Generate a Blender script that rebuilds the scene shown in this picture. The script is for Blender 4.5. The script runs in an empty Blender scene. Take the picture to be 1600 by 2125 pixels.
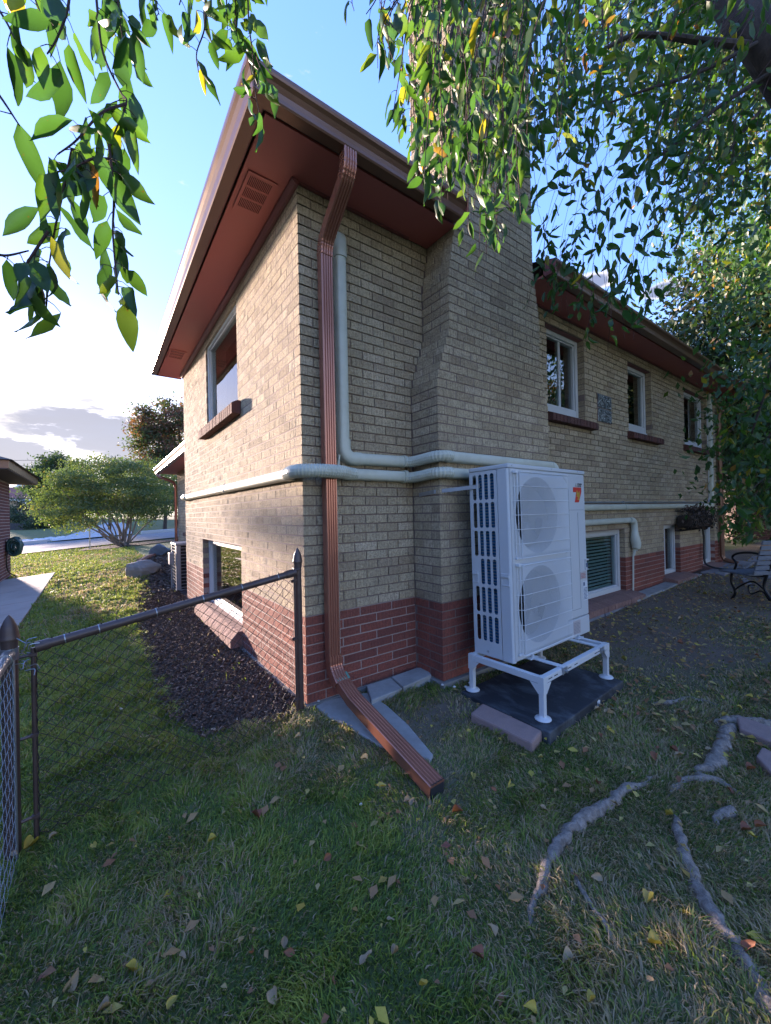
import bpy, bmesh, math, random
import numpy as np
from mathutils import Vector, Matrix, Euler
random.seed(7); RNG = np.random.default_rng(7)
SC = bpy.context.scene
COL = SC.collection
R = math.radians

# ---------------------------------------------------------------- camera
FPX = 814.8
YAW, PITCH, ROLL = R(36.134), R(0.173), R(-1.185)
CAM = np.array([-1.1031, -2.4437, 0.6833])
def _axes():
    f = np.array([math.cos(PITCH)*math.sin(YAW), math.cos(PITCH)*math.cos(YAW), math.sin(PITCH)])
    r0 = np.array([math.cos(YAW), -math.sin(YAW), 0]); u0 = np.cross(r0, f)
    return math.cos(ROLL)*r0+math.sin(ROLL)*u0, -math.sin(ROLL)*r0+math.cos(ROLL)*u0, f
AX_R, AX_U, AX_F = _axes()
cam_d = bpy.data.cameras.new('camera'); cam = bpy.data.objects.new('camera', cam_d); COL.objects.link(cam)
cam_d.sensor_fit = 'VERTICAL'; cam_d.sensor_height = 24.0; cam_d.lens = 24.0*FPX/2125.0
cam_d.clip_start = 0.05; cam_d.clip_end = 800
mw = Matrix.Identity(4)
for i in range(3):
    mw[i][0] = AX_R[i]; mw[i][1] = AX_U[i]; mw[i][2] = -AX_F[i]; mw[i][3] = CAM[i]
cam.matrix_world = mw
SC.camera = cam
def at(px, py, depth):
    """world point seen at a photo pixel at a given depth (metres)"""
    return Vector(CAM + depth*(AX_F + (px-800)/FPX*AX_R - (py-1062.5)/FPX*AX_U))

# ---------------------------------------------------------------- light
SUN_AZ, SUN_EL = R(14.0), R(6.0)          # azimuth counted from +Y towards -X
SUN_DIR = Vector((-math.sin(SUN_AZ)*math.cos(SUN_EL), math.cos(SUN_AZ)*math.cos(SUN_EL), math.sin(SUN_EL)))
world = bpy.data.worlds.new('World'); SC.world = world; world.use_nodes = True
def build_world():
    nt = world.node_tree; N = nt.nodes; L = nt.links
    N.clear()
    out = N.new('ShaderNodeOutputWorld'); bg = N.new('ShaderNodeBackground')
    sky = N.new('ShaderNodeTexSky'); sky.sky_type = 'NISHITA'; sky.sun_disc = False
    sky.sun_elevation = SUN_EL; sky.sun_rotation = -SUN_AZ
    sky.altitude = 1600; sky.air_density = 1.0; sky.dust_density = 1.6; sky.ozone_density = 2.2
    tc = N.new('ShaderNodeTexCoord')
    sep = N.new('ShaderNodeSeparateXYZ'); L.new(tc.outputs['Generated'], sep.inputs[0])
    # clouds: noise stretched sideways, thickest low over the horizon
    mp = N.new('ShaderNodeMapping'); mp.inputs['Scale'].default_value = (1.0, 1.0, 3.2)
    L.new(tc.outputs['Generated'], mp.inputs[0])
    n1 = N.new('ShaderNodeTexNoise'); n1.inputs['Scale'].default_value = 2.6; n1.inputs['Detail'].default_value = 9; n1.inputs['Roughness'].default_value = .55
    n1.inputs['Distortion'].default_value = .25
    L.new(mp.outputs[0], n1.inputs[0])
    def math_(op, a, b=None, c=None):
        m = N.new('ShaderNodeMath'); m.operation = op
        for i, v in enumerate((a, b, c)):
            if v is None: continue
            if isinstance(v, (int, float)): m.inputs[i].default_value = v
            else: L.new(v, m.inputs[i])
        return m.outputs[0]
    def ramp(val, a, b):
        m = N.new('ShaderNodeMapRange'); m.interpolation_type = 'SMOOTHSTEP'
        L.new(val, m.inputs[0]); m.inputs[1].default_value = a; m.inputs[2].default_value = b
        return m.outputs[0]
    def blob(d, r0, r1):
        dp = N.new('ShaderNodeVectorMath'); dp.operation = 'SUBTRACT'; L.new(tc.outputs['Generated'], dp.inputs[0]); dp.inputs[1].default_value = d
        sc = N.new('ShaderNodeVectorMath'); sc.operation = 'MULTIPLY'; L.new(dp.outputs[0], sc.inputs[0]); sc.inputs[1].default_value = (1, 1, 2.6)
        ln = N.new('ShaderNodeVectorMath'); ln.operation = 'LENGTH'; L.new(sc.outputs[0], ln.inputs[0])
        return ramp(ln.outputs['Value'], r1, r0)
    def dirpx(px, py):
        v = at(px, py, 1) - Vector(CAM); v.normalize(); return tuple(v)
    low = ramp(sep.outputs[2], 0.42, 0.05)
    nz = ramp(n1.outputs[0], 0.46, 0.62)
    cl = math_('MULTIPLY', low, nz)
    b1 = blob(dirpx(190, 892), 0.02, .27); b2 = blob(dirpx(10, 945), .02, .2); b3 = blob(dirpx(1225, 588), .0, .07)
    b4 = blob(dirpx(300, 960), .02, .2); b5 = blob(dirpx(1370, 602), .0, .06)
    nb = N.new('ShaderNodeTexNoise'); nb.inputs['Scale'].default_value = 9; nb.inputs['Detail'].default_value = 8; nb.inputs['Roughness'].default_value = .6
    L.new(mp.outputs[0], nb.inputs[0])
    body = math_('MAXIMUM', math_('MAXIMUM', b1, b2), math_('MAXIMUM', math_('MAXIMUM', b3, b5), b4))
    dens = ramp(math_('ADD', body, math_('MULTIPLY', math_('SUBTRACT', nb.outputs[0], .5), 2.6)), .42, .75)
    dens = math_('MULTIPLY', dens, .85)
    thin = math_('MULTIPLY', cl, .55)
    # colours
    lit = N.new('ShaderNodeMixRGB'); lit.inputs[1].default_value = (.095, .10, .125, 1); lit.inputs[2].default_value = (.36, .33, .31, 1)
    # sun-side of clouds bright, thick body grey-lavender
    sd = N.new('ShaderNodeVectorMath'); sd.operation = 'DOT_PRODUCT'; L.new(tc.outputs['Generated'], sd.inputs[0]); sd.inputs[1].default_value = SUN_DIR
    sund = ramp(sd.outputs['Value'], .55, 1.0)
    edge = math_('SUBTRACT', 1.0, ramp(math_('ADD', body, math_('MULTIPLY', math_('SUBTRACT', nb.outputs[0], .5), 1.1)), .5, .8))
    L.new(edge, lit.inputs[0])
    # soft shoulder on the sky so the glow round the low sun keeps its colour
    num = N.new('ShaderNodeVectorMath'); num.operation = 'MULTIPLY'; L.new(sky.outputs[0], num.inputs[0])
    gain = N.new('ShaderNodeMixRGB'); gain.inputs[1].default_value = (.76, .70, .66, 1); gain.inputs[2].default_value = (.34, .415, .75, 1)
    L.new(ramp(sep.outputs[2], -.05, .48), gain.inputs[0]); L.new(gain.outputs[0], num.inputs[1])
    den = N.new('ShaderNodeVectorMath'); den.operation = 'MULTIPLY_ADD'; L.new(sky.outputs[0], den.inputs[0]); den.inputs[1].default_value = (.85, .85, .85); den.inputs[2].default_value = (1, 1, 1)
    skc = N.new('ShaderNodeVectorMath'); skc.operation = 'DIVIDE'; L.new(num.outputs[0], skc.inputs[0]); L.new(den.outputs[0], skc.inputs[1])
    m1 = N.new('ShaderNodeMixRGB'); L.new(thin, m1.inputs[0]); L.new(skc.outputs[0], m1.inputs[1])
    hz = N.new('ShaderNodeMixRGB'); hz.inputs[1].default_value = (.26, .29, .35, 1); hz.inputs[2].default_value = (.50, .44, .38, 1); L.new(sund, hz.inputs[0])
    L.new(hz.outputs[0], m1.inputs[2])
    m2 = N.new('ShaderNodeMixRGB'); L.new(dens, m2.inputs[0]); L.new(m1.outputs[0], m2.inputs[1]); L.new(lit.outputs[0], m2.inputs[2])
    L.new(m2.outputs[0], bg.inputs[0]); bg.inputs[1].default_value = 0.15
    L.new(bg.outputs[0], out.inputs[0])
build_world()
sun_d = bpy.data.lights.new('sun', 'SUN'); sun = bpy.data.objects.new('sun', sun_d); COL.objects.link(sun)
sun_d.energy = 2.0; sun_d.angle = R(2.5); sun_d.color = (.46, .36, .30)
sun.rotation_euler = SUN_DIR.to_track_quat('Z', 'Y').to_euler()
sun.location = (-20, 40, 12)
SC.view_settings.view_transform = 'Standard'; SC.view_settings.look = 'None'
SC.view_settings.exposure = 4.7; SC.view_settings.gamma = 1.0
SC.view_settings.use_curve_mapping = False
SC.render.engine = 'CYCLES'
SC.cycles.max_bounces = 8; SC.cycles.transparent_max_bounces = 12
SC.cycles.use_adaptive_sampling = True

# ---------------------------------------------------------------- helpers
def tag(o, label=None, cat=None, group=None, kind=None):
    if label: o['label'] = label
    if cat: o['category'] = cat
    if group: o['group'] = group
    if kind: o['kind'] = kind
    return o
def empty(name, loc=(0, 0, 0), label=None, cat=None, group=None, rot=(0, 0, 0)):
    o = bpy.data.objects.new(name, None); COL.objects.link(o); o.location = loc; o.rotation_euler = rot
    o.empty_display_size = .1
    return tag(o, label, cat, group)
def link(name, me, parent=None):
    o = bpy.data.objects.new(name, me); COL.objects.link(o)
    if parent is not None: o.parent = parent
    return o

class MB:
    """collects boxes, tubes and prisms into one mesh"""
    def __init__(s): s.v = []; s.f = []; s.t = []
    def add(s, vs, fs, tint=0.0):
        n = len(s.v); s.v += [tuple(p) for p in vs]; s.f += [tuple(i+n for i in f) for f in fs]; s.t += [tint]*len(vs)
    def box(s, a, b, tint=0.0, M=None):
        x0, y0, z0 = a; x1, y1, z1 = b
        vs = [(x0,y0,z0),(x1,y0,z0),(x1,y1,z0),(x0,y1,z0),(x0,y0,z1),(x1,y0,z1),(x1,y1,z1),(x0,y1,z1)]
        if M is not None: vs = [M @ Vector(p) for p in vs]
        s.add(vs, [(0,3,2,1),(4,5,6,7),(0,1,5,4),(1,2,6,5),(2,3,7,6),(3,0,4,7)], tint)
    def bar(s, p, q, w, h, up=(0, 0, 1), tint=0.0):
        p = Vector(p); q = Vector(q); d = (q-p).normalized(); u = Vector(up)
        sx = d.cross(u)
        if sx.length < 1e-4: sx = d.cross(Vector((1, 0, 0)))
        sx.normalize(); uz = sx.cross(d).normalized()
        c = [(-w/2, -h/2), (w/2, -h/2), (w/2, h/2), (-w/2, h/2)]
        vs = [p+sx*a+uz*b for a, b in c]+[q+sx*a+uz*b for a, b in c]
        s.add(vs, [(0,1,2,3),(7,6,5,4),(0,4,5,1),(1,5,6,2),(2,6,7,3),(3,7,4,0)], tint)
    def tube(s, pts, r, n=10, cap=True, tint=0.0):
        pts = [Vector(p) for p in pts]; m = len(pts)
        rr = r if isinstance(r, (list, tuple)) else [r]*m
        ring = []; up = None
        for i, p in enumerate(pts):
            d = (pts[min(i+1, m-1)]-pts[max(i-1, 0)])
            if d.length < 1e-9: d = Vector((0, 0, 1))
            d.normalize()
            if up is None:
                up = Vector((0, 0, 1)) if abs(d.z) < .9 else Vector((1, 0, 0))
            a = (up - d*up.dot(d))
            if a.length < 1e-5: a = d.orthogonal()
            a.normalize(); up = a; b = d.cross(a)
            ring += [p+(a*math.cos(2*math.pi*k/n)+b*math.sin(2*math.pi*k/n))*rr[i] for k in range(n)]
        fs = []
        for i in range(m-1):
            for k in range(n):
                k2 = (k+1) % n
                fs.append((i*n+k, i*n+k2, (i+1)*n+k2, (i+1)*n+k))
        if cap: fs += [tuple(range(n-1, -1, -1)), tuple((m-1)*n+k for k in range(n))]
        s.add(ring, fs, tint)
    def extrude(s, prof, frames, closed=True, tint=0.0):
        """prof: 2D points; frames: list of (origin, xaxis, yaxis)"""
        n = len(prof); vs = []
        for o, xa, ya in frames:
            vs += [Vector(o)+Vector(xa)*a+Vector(ya)*b for a, b in prof]
        fs = []
        for i in range(len(frames)-1):
            for k in range(n):
                k2 = (k+1) % n
                fs.append((i*n+k, i*n+k2, (i+1)*n+k2, (i+1)*n+k))
        fs += [tuple(range(n-1, -1, -1)), tuple((len(frames)-1)*n+k for k in range(n))]
        s.add(vs, fs, tint)
    def prism(s, poly, z0, z1, tint=0.0):
        n = len(poly)
        if callable(z0): zb = [z0(*p) for p in poly]
        else: zb = [z0]*n
        if callable(z1): zt = [z1(*p) for p in poly]
        else: zt = [z1]*n
        vs = [(p[0], p[1], zb[i]) for i, p in enumerate(poly)]+[(p[0], p[1], zt[i]) for i, p in enumerate(poly)]
        fs = [tuple(range(n-1, -1, -1)), tuple(range(n, 2*n))]+[(k, (k+1) % n, n+(k+1) % n, n+k) for k in range(n)]
        s.add(vs, fs, tint)
    def lathe(s, prof, c, n=16, tint=0.0):
        """prof: (radius, z) from bottom to top"""
        vs = []
        for r, z in prof: vs += [(c[0]+r*math.cos(2*math.pi*k/n), c[1]+r*math.sin(2*math.pi*k/n), c[2]+z) for k in range(n)]
        fs = [(i*n+k, i*n+(k+1) % n, (i+1)*n+(k+1) % n, (i+1)*n+k) for i in range(len(prof)-1) for k in range(n)]
        fs += [tuple(range(n-1, -1, -1)), tuple((len(prof)-1)*n+k for k in range(n))]
        s.add(vs, fs, tint)
    def mesh(s, name, mat, smooth=False):
        me = bpy.data.meshes.new(name); me.from_pydata(s.v, [], s.f)
        if mat: me.materials.append(mat)
        if any(s.t):
            a = me.attributes.new('tint', 'FLOAT', 'POINT'); a.data.foreach_set('value', s.t)
        if smooth:
            me.polygons.foreach_set('use_smooth', [True]*len(me.polygons))
        me.update(); return me
    def build(s, name, mat, parent=None, smooth=False, bevel=0.0, seg=2):
        o = link(name, s.mesh(name, mat, smooth), parent)
        if bevel:
            m = o.modifiers.new('bevel', 'BEVEL'); m.width = bevel; m.segments = seg; m.limit_method = 'ANGLE'; m.angle_limit = R(35)
        elif smooth:
            set_sharp(o.data)
        return o
def set_sharp(me, ang=40):
    bm = bmesh.new(); bm.from_mesh(me)
    for e in bm.edges:
        if len(e.link_faces) == 2 and e.calc_face_angle(0) > R(ang): e.smooth = False
    bm.to_mesh(me); bm.free()

def np_mesh(name, V, F, mat, tint=None, smooth=False):
    """V (n,3); F list of (k,3|4) arrays"""
    me = bpy.data.meshes.new(name)
    V = np.asarray(V, np.float32).reshape(-1, 3)
    me.vertices.add(len(V)); me.vertices.foreach_set('co', V.ravel())
    loops = np.concatenate([f.ravel() for f in F]).astype(np.int32)
    tot = np.concatenate([np.full(len(f), f.shape[1]) for f in F]).astype(np.int32)
    st = np.concatenate([[0], np.cumsum(tot)[:-1]]).astype(np.int32)
    me.loops.add(len(loops)); me.loops.foreach_set('vertex_index', loops)
    me.polygons.add(len(tot)); me.polygons.foreach_set('loop_start', st)
    try: me.polygons.foreach_set('loop_total', tot)
    except Exception: pass
    if smooth: me.polygons.foreach_set('use_smooth', np.ones(len(tot), bool))
    if mat: me.materials.append(mat)
    if tint is not None:
        a = me.attributes.new('tint', 'FLOAT', 'POINT'); a.data.foreach_set('value', np.asarray(tint, np.float32))
    me.update(calc_edges=True); me.validate(); return me

def plate(name, outline, holes, thick, mat, M, parent=None):
    """flat plate with holes: 2D outline in local xy, extruded by thick, placed by M"""
    cu = bpy.data.curves.new(name, 'CURVE'); cu.dimensions = '2D'; cu.fill_mode = 'BOTH'; cu.extrude = thick/2
    for loop in [outline]+holes:
        sp = cu.splines.new('POLY'); sp.points.add(len(loop)-1); sp.use_cyclic_u = True
        for i, (x, y) in enumerate(loop): sp.points[i].co = (x, y, 0, 1)
    tmp = bpy.data.objects.new('tmp', cu); COL.objects.link(tmp)
    dg = bpy.context.evaluated_depsgraph_get(); me = bpy.data.meshes.new_from_object(tmp.evaluated_get(dg))
    bpy.data.objects.remove(tmp); bpy.data.curves.remove(cu)
    me.transform(M); me.materials.clear(); me.materials.append(mat)
    me.polygons.foreach_set('material_index', [0]*len(me.polygons))
    return link(name, me, parent)
def text_mesh(name, body, size, mat, M, parent=None, bold=0.0, thick=0.0006, sx=1.0):
    cu = bpy.data.curves.new(name, 'FONT'); cu.body = body; cu.size = size; cu.extrude = thick; cu.offset = bold; cu.resolution_u = 3
    tmp = bpy.data.objects.new('tmp', cu); COL.objects.link(tmp)
    dg = bpy.context.evaluated_depsgraph_get(); me = bpy.data.meshes.new_from_object(tmp.evaluated_get(dg))
    bpy.data.objects.remove(tmp); bpy.data.curves.remove(cu)
    me.transform(M @ Matrix.Diagonal((sx, 1, 1, 1))); me.materials.clear(); me.materials.append(mat)
    me.polygons.foreach_set('material_index', [0]*len(me.polygons))
    return link(name, me, parent)
def rrect(x0, y0, x1, y1, r, n=4):
    p = []
    for cx, cy, a0 in ((x1-r, y1-r, 0), (x0+r, y1-r, 90), (x0+r, y0+r, 180), (x1-r, y0+r, 270)):
        for k in range(n+1):
            a = R(a0+90*k/n); p.append((cx+r*math.cos(a), cy+r*math.sin(a)))
    return p
def bez(pts, n=8):
    """Catmull-Rom through points"""
    P = [Vector(p) for p in pts]; P = [P[0]*2-P[1]]+P+[P[-1]*2-P[-2]]; out = []
    for i in range(1, len(P)-2):
        for k in range(n):
            t = k/n; a, b, c, d = P[i-1], P[i], P[i+1], P[i+2]
            out.append(.5*((2*b)+(c-a)*t+(2*a-5*b+4*c-d)*t*t+(-a+3*b-3*c+d)*t**3))
    out.append(P[-2]); return out

# numpy value noise
def vnoise(x, y, seed=0):
    xi = np.floor(x).astype(np.int64); yi = np.floor(y).astype(np.int64); fx = x-xi; fy = y-yi
    def h(a, b):
        n = (a*374761393+b*668265263+seed*1442695041) & 0x7fffffff
        n = ((n ^ (n >> 13))*1274126177) & 0x7fffffff
        return ((n ^ (n >> 16)) & 0xffff)/65535.0
    u = fx*fx*(3-2*fx); v = fy*fy*(3-2*fy)
    return (h(xi, yi)*(1-u)+h(xi+1, yi)*u)*(1-v)+(h(xi, yi+1)*(1-u)+h(xi+1, yi+1)*u)*v
def fbm(x, y, seed=0, o=4):
    s = 0; a = .5; 
    for i in range(o): s = s+a*vnoise(x*2**i, y*2**i, seed+i); a *= .5
    return s/(1-.5**o)

# ---------------------------------------------------------------- materials
class Mat:
    def __init__(s, name):
        s.m = bpy.data.materials.new(name); s.m.use_nodes = True; s.nt = s.m.node_tree; s.N = s.nt.nodes; s.L = s.nt.links
        s.b = s.N['Principled BSDF']; s.out = s.N['Material Output']
    def new(s, t, **k):
        n = s.N.new(t)
        for a, b in k.items(): setattr(n, a, b)
        return n
    def set(s, **k):
        for a, v in k.items():
            s.b.inputs[a.replace('_', ' ')].default_value = v
        return s
    def pos(s, scale=(1, 1, 1), obj=False):
        if obj: o = s.new('ShaderNodeTexCoord').outputs['Object']
        else: o = s.new('ShaderNodeNewGeometry').outputs['Position']
        m = s.new('ShaderNodeMapping'); m.inputs['Scale'].default_value = scale; s.L.new(o, m.inputs[0]); return m.outputs[0]
    def noise(s, vec, scale=5, detail=4, rough=.5, dist=0):
        n = s.new('ShaderNodeTexNoise'); n.inputs['Scale'].default_value = scale; n.inputs['Detail'].default_value = detail
        n.inputs['Roughness'].default_value = rough; n.inputs['Distortion'].default_value = dist
        s.L.new(vec, n.inputs[0]); return n.outputs[0]
    def ramp(s, val, stops):
        r = s.new('ShaderNodeValToRGB'); s.L.new(val, r.inputs[0]); e = r.color_ramp.elements
        while len(e) < len(stops): e.new(.5)
        for i, (p, c) in enumerate(stops): e[i].position = p; e[i].color = (*c, 1) if len(c) == 3 else c
        return r.outputs[0]
    def mix(s, f, a, b, mode='MIX'):
        m = s.new('ShaderNodeMixRGB'); m.blend_type = mode
        for i, v in enumerate((f, a, b)):
            if isinstance(v, (int, float)): m.inputs[i].default_value = v if i == 0 else (v, v, v, 1)
            elif isinstance(v, tuple): m.inputs[i].default_value = (*v, 1)
            else: s.L.new(v, m.inputs[i])
        return m.outputs[0]
    def math(s, op, a, b=0):
        m = s.new('ShaderNodeMath', operation=op)
        for i, v in enumerate((a, b)):
            if isinstance(v, (int, float)): m.inputs[i].default_value = v
            else: s.L.new(v, m.inputs[i])
        return m.outputs[0]
    def rnd(s):
        """per piece random: object random + tint attribute"""
        o = s.new('ShaderNodeObjectInfo').outputs['Random']
        a = s.new('ShaderNodeAttribute', attribute_name='tint').outputs['Fac']
        return s.math('FRACT', s.math('ADD', o, a))
    def tint(s): return s.new('ShaderNodeAttribute', attribute_name='tint').outputs['Fac']
    def color(s, c): s.L.new(c, s.b.inputs['Base Color']); return s
    def rough(s, c): s.L.new(c, s.b.inputs['Roughness']); return s
    def bump(s, h, strength=.3, dist=.01):
        b = s.new('ShaderNodeBump'); b.inputs['Strength'].default_value = strength; b.inputs['Distance'].default_value = dist
        s.L.new(h, b.inputs['Height']); s.L.new(b.outputs[0], s.b.inputs['Normal']); return s

def m_brick(name, cols, pit):
    m = Mat(name); r = m.rnd()
    base = m.ramp(r, [(i/(len(cols)-1), c) for i, c in enumerate(cols)])
    st = m.noise(m.pos((150, 150, 9)), 1, 3, .6)
    pt = m.noise(m.pos((1, 1, 1)), 170, 3, .65)
    mo = m.noise(m.pos((1, 1, 1)), 62, 4, .7)
    big = m.noise(m.pos((1, 1, 1)), 3.0, 4, .6)
    c = m.mix(m.math('MULTIPLY', m.ramp(st, [(.40, (0, 0, 0)), (.62, (1, 1, 1))]), .30), base, pit)
    c = m.mix(m.math('MULTIPLY', m.ramp(pt, [(.52, (0, 0, 0)), (.68, (1, 1, 1))]), .32), c, pit)
    c = m.mix(m.math('MULTIPLY', m.ramp(mo, [(.46, (0, 0, 0)), (.60, (1, 1, 1))]), .44), c, pit)
    c = m.mix(m.math('MULTIPLY', m.ramp(big, [(.35, (0, 0, 0)), (.7, (1, 1, 1))]), .22), c, pit)
    m.color(c); m.set(Roughness=.93)
    h = m.math('ADD', m.math('ADD', m.math('MULTIPLY', st, .7), pt), m.math('MULTIPLY', mo, 2.2))
    m.bump(h, 1.0, .007); return m.m
def m_simple(name, col, rough=.6, metal=0.0, var=.12, nscale=30, bump=.05, dist=.003, dirt=None, dirts=4, spec=None):
    m = Mat(name); n = m.noise(m.pos(), nscale, 5, .6)
    c = m.mix(n, tuple(x*(1-var) for x in col), tuple(min(1, x*(1+var)) for x in col))
    if dirt:
        d = m.noise(m.pos(), dirts, 6, .65)
        c = m.mix(m.math('MULTIPLY', m.ramp(d, [(.45, (0, 0, 0)), (.75, (1, 1, 1))]), .6), c, dirt)
    m.color(c); m.set(Roughness=rough, Metallic=metal)
    if spec is not None: m.b.inputs['Specular IOR Level'].default_value = spec
    rr = m.ramp(n, [(0, (rough*.85,)*3), (1, (min(1, rough*1.15),)*3)]); m.rough(rr)
    if bump: m.bump(n, bump, dist)
    return m.m
MT = {}
MT['brick'] = m_brick('cream_brick', [(.56,.45,.285), (.63,.52,.345), (.48,.38,.245), (.59,.48,.31), (.68,.56,.39), (.42,.325,.21)], (.15,.11,.072))
MT['red'] = m_brick('red_brick', [(.29,.080,.055), (.37,.105,.068), (.22,.066,.050), (.32,.10,.068)], (.10,.042,.036))
MT['redbrown'] = m_brick('sill_brick', [(.13,.052,.042), (.17,.065,.05), (.10,.045,.04), (.15,.07,.055)], (.06,.03,.028))
MT['pinkbrick'] = m_brick('pink_sill_brick', [(.30,.17,.14), (.34,.20,.165), (.27,.15,.13)], (.16,.09,.08))
MT['mortar'] = m_simple('mortar', (.215,.158,.135), .95, var=.25, nscale=60, bump=.4, dist=.004)
MT['mortarp'] = m_simple('pale_mortar', (.33,.245,.215), .95, var=.2, nscale=60, bump=.4, dist=.004)
MT['concrete'] = m_simple('concrete', (.30,.30,.29), .93, var=.2, nscale=25, bump=.35, dist=.006, dirt=(.14,.13,.115))
MT['concrete2'] = m_simple('grey_footing', (.20,.20,.19), .95, var=.2, nscale=14, bump=.4, dist=.008, dirt=(.10,.09,.08))
MT['walk'] = m_simple('tan_walk', (.36,.31,.27), .93, var=.12, nscale=9, bump=.2, dist=.004, dirt=(.25,.21,.18), dirts=1.5)
MT['asphalt'] = m_simple('street_asphalt', (.17,.175,.19), .9, var=.2, nscale=30, bump=.2, dist=.005)
MT['drive'] = m_simple('pale_drive', (.42,.43,.45), .9, var=.1, nscale=8, bump=.1, dist=.004)
MT['soffit'] = m_simple('soffit_paint', (.48,.13,.115), .55, var=.06, nscale=6, bump=.02)
MT['trim'] = m_simple('trim_paint', (.22,.07,.065), .5, var=.06, nscale=6, bump=.02)
MT['gutter'] = m_simple('brown_gutter', (.17,.085,.055), .32, .35, var=.08, nscale=6, bump=.02, spec=.6)
MT['copper'] = m_simple('copper_brown_metal', (.40,.17,.115), .24, .55, var=.10, nscale=5, bump=.02, spec=.6)
MT['greenmetal'] = m_simple('green_patina', (.10,.22,.17), .55, .1, var=.15, nscale=20)
MT['roof'] = m_simple('roof_shingle', (.10,.085,.075), .95, var=.3, nscale=50, bump=.5, dist=.006)
MT['redroof'] = m_simple('red_shingle', (.26,.10,.09), .9, var=.2, nscale=8)
MT['cover'] = m_simple('greygreen_plastic', (.50,.51,.42), .38, var=.05, nscale=8, bump=.02, dirt=(.36,.36,.28), dirts=7)
MT['ivory'] = m_simple('ivory_plastic', (.55,.57,.49), .4, var=.06, nscale=8, bump=.02)
MT['frame'] = m_simple('window_vinyl', (.50,.52,.53), .45, var=.05, nscale=12, bump=.02)
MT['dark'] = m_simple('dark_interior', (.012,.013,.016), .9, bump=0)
MT['blind'] = m_simple('blind_slats', (.13,.19,.185), .5, var=.05, bump=0)
MT['acwhite'] = m_simple('unit_paint', (.50,.52,.53), .42, var=.025, nscale=7, bump=.015, spec=.4)
MT['acgrill'] = m_simple('grill_wire', (.62,.64,.65), .4, var=.03, bump=0)
MT['acinner'] = m_simple('fan_shroud', (.20,.22,.24), .5, var=.04, bump=0)
MT['fan'] = m_simple('fan_blade', (.045,.055,.062), .4, var=.05, bump=0)
MT['fin'] = m_simple('coil_fin', (.02,.15,.34), .35, .3, var=.1, bump=0)
MT['coil'] = m_simple('coil_tube', (.20,.30,.38), .3, .6, bump=0)
MT['standw'] = m_simple('stand_paint', (.56,.58,.59), .38, var=.03, nscale=9, bump=.015)
MT['steel'] = m_simple('galvanised_steel', (.42,.44,.46), .38, .8, var=.2, nscale=25, bump=.05)
MT['sticker'] = m_simple('sticker_grey', (.42,.38,.38), .5, bump=0)
MT['stickerw'] = m_simple('sticker_white', (.6,.63,.66), .5, bump=0)
MT['stickerb'] = m_simple('sticker_blue', (.06,.10,.18), .5, bump=0)
MT['redink'] = m_simple('red_print', (.55,.03,.025), .45, bump=0)
MT['yellowink'] = m_simple('yellowgreen_print', (.45,.40,.04), .45, bump=0)
MT['blackink'] = m_simple('black_print', (.02,.02,.022), .5, bump=0)
MT['redmark'] = m_simple('tiny_red_print', (.35,.05,.05), .5, bump=0)
MT['acold'] = m_simple('old_unit_paint', (.20,.215,.235), .5, .1, var=.08, nscale=6)
MT['brownpost'] = m_simple('brown_fence_paint', (.085,.058,.052), .42, .2, var=.18, nscale=20, bump=.08, dirt=(.045,.028,.024), dirts=12)
MT['wire'] = m_simple('dark_wire', (.05,.045,.045), .5, .5, bump=0)
MT['galv'] = m_simple('pale_galvanised', (.30,.32,.34), .35, .75, var=.2, nscale=40)
MT['greenhose'] = m_simple('green_hose', (.02,.07,.06), .4, bump=0)
MT['blackhose'] = m_simple('black_hose', (.012,.012,.013), .45, bump=0)
MT['iron'] = m_simple('black_iron', (.015,.015,.017), .45, .4, bump=.05)
MT['oldwood'] = m_simple('weathered_wood', (.15,.165,.195), .85, var=.3, nscale=40, bump=.3, dist=.003)
MT['neighbrick'] = m_brick('dark_red_brick', [(.15,.05,.045), (.19,.065,.055), (.12,.045,.042)], (.08,.035,.032))
MT['white'] = m_simple('white_trim', (.70,.72,.74), .6, bump=0)
MT['bluewall'] = m_simple('blue_siding', (.12,.18,.23), .7, bump=.05)
MT['tanwall'] = m_simple('tan_siding', (.30,.27,.22), .8, bump=.05)
MT['brownwood'] = m_simple('brown_rail', (.07,.045,.04), .8, bump=.05)
MT['cedar'] = m_simple('cedar_fence', (.26,.15,.09), .85, var=.3, nscale=5, bump=.1)
MT['darkfence'] = m_simple('dark_fence', (.035,.04,.055), .8, bump=.05)
MT['pole'] = m_simple('utility_pole_wood', (.10,.08,.07), .9, bump=.2)
MT['paver'] = m_simple('pink_paver', (.27,.185,.165), .95, var=.2, nscale=120, bump=.6, dist=.004, dirt=(.18,.13,.12), dirts=14)
MT['flag'] = m_simple('flagstone', (.22,.215,.23), .93, var=.2, nscale=20, bump=.4, dist=.008, dirt=(.12,.11,.11))
MT['edging'] = m_simple('rusty_edging', (.30,.14,.10), .7, bump=.1)
MT['glassblock'] = None

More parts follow.
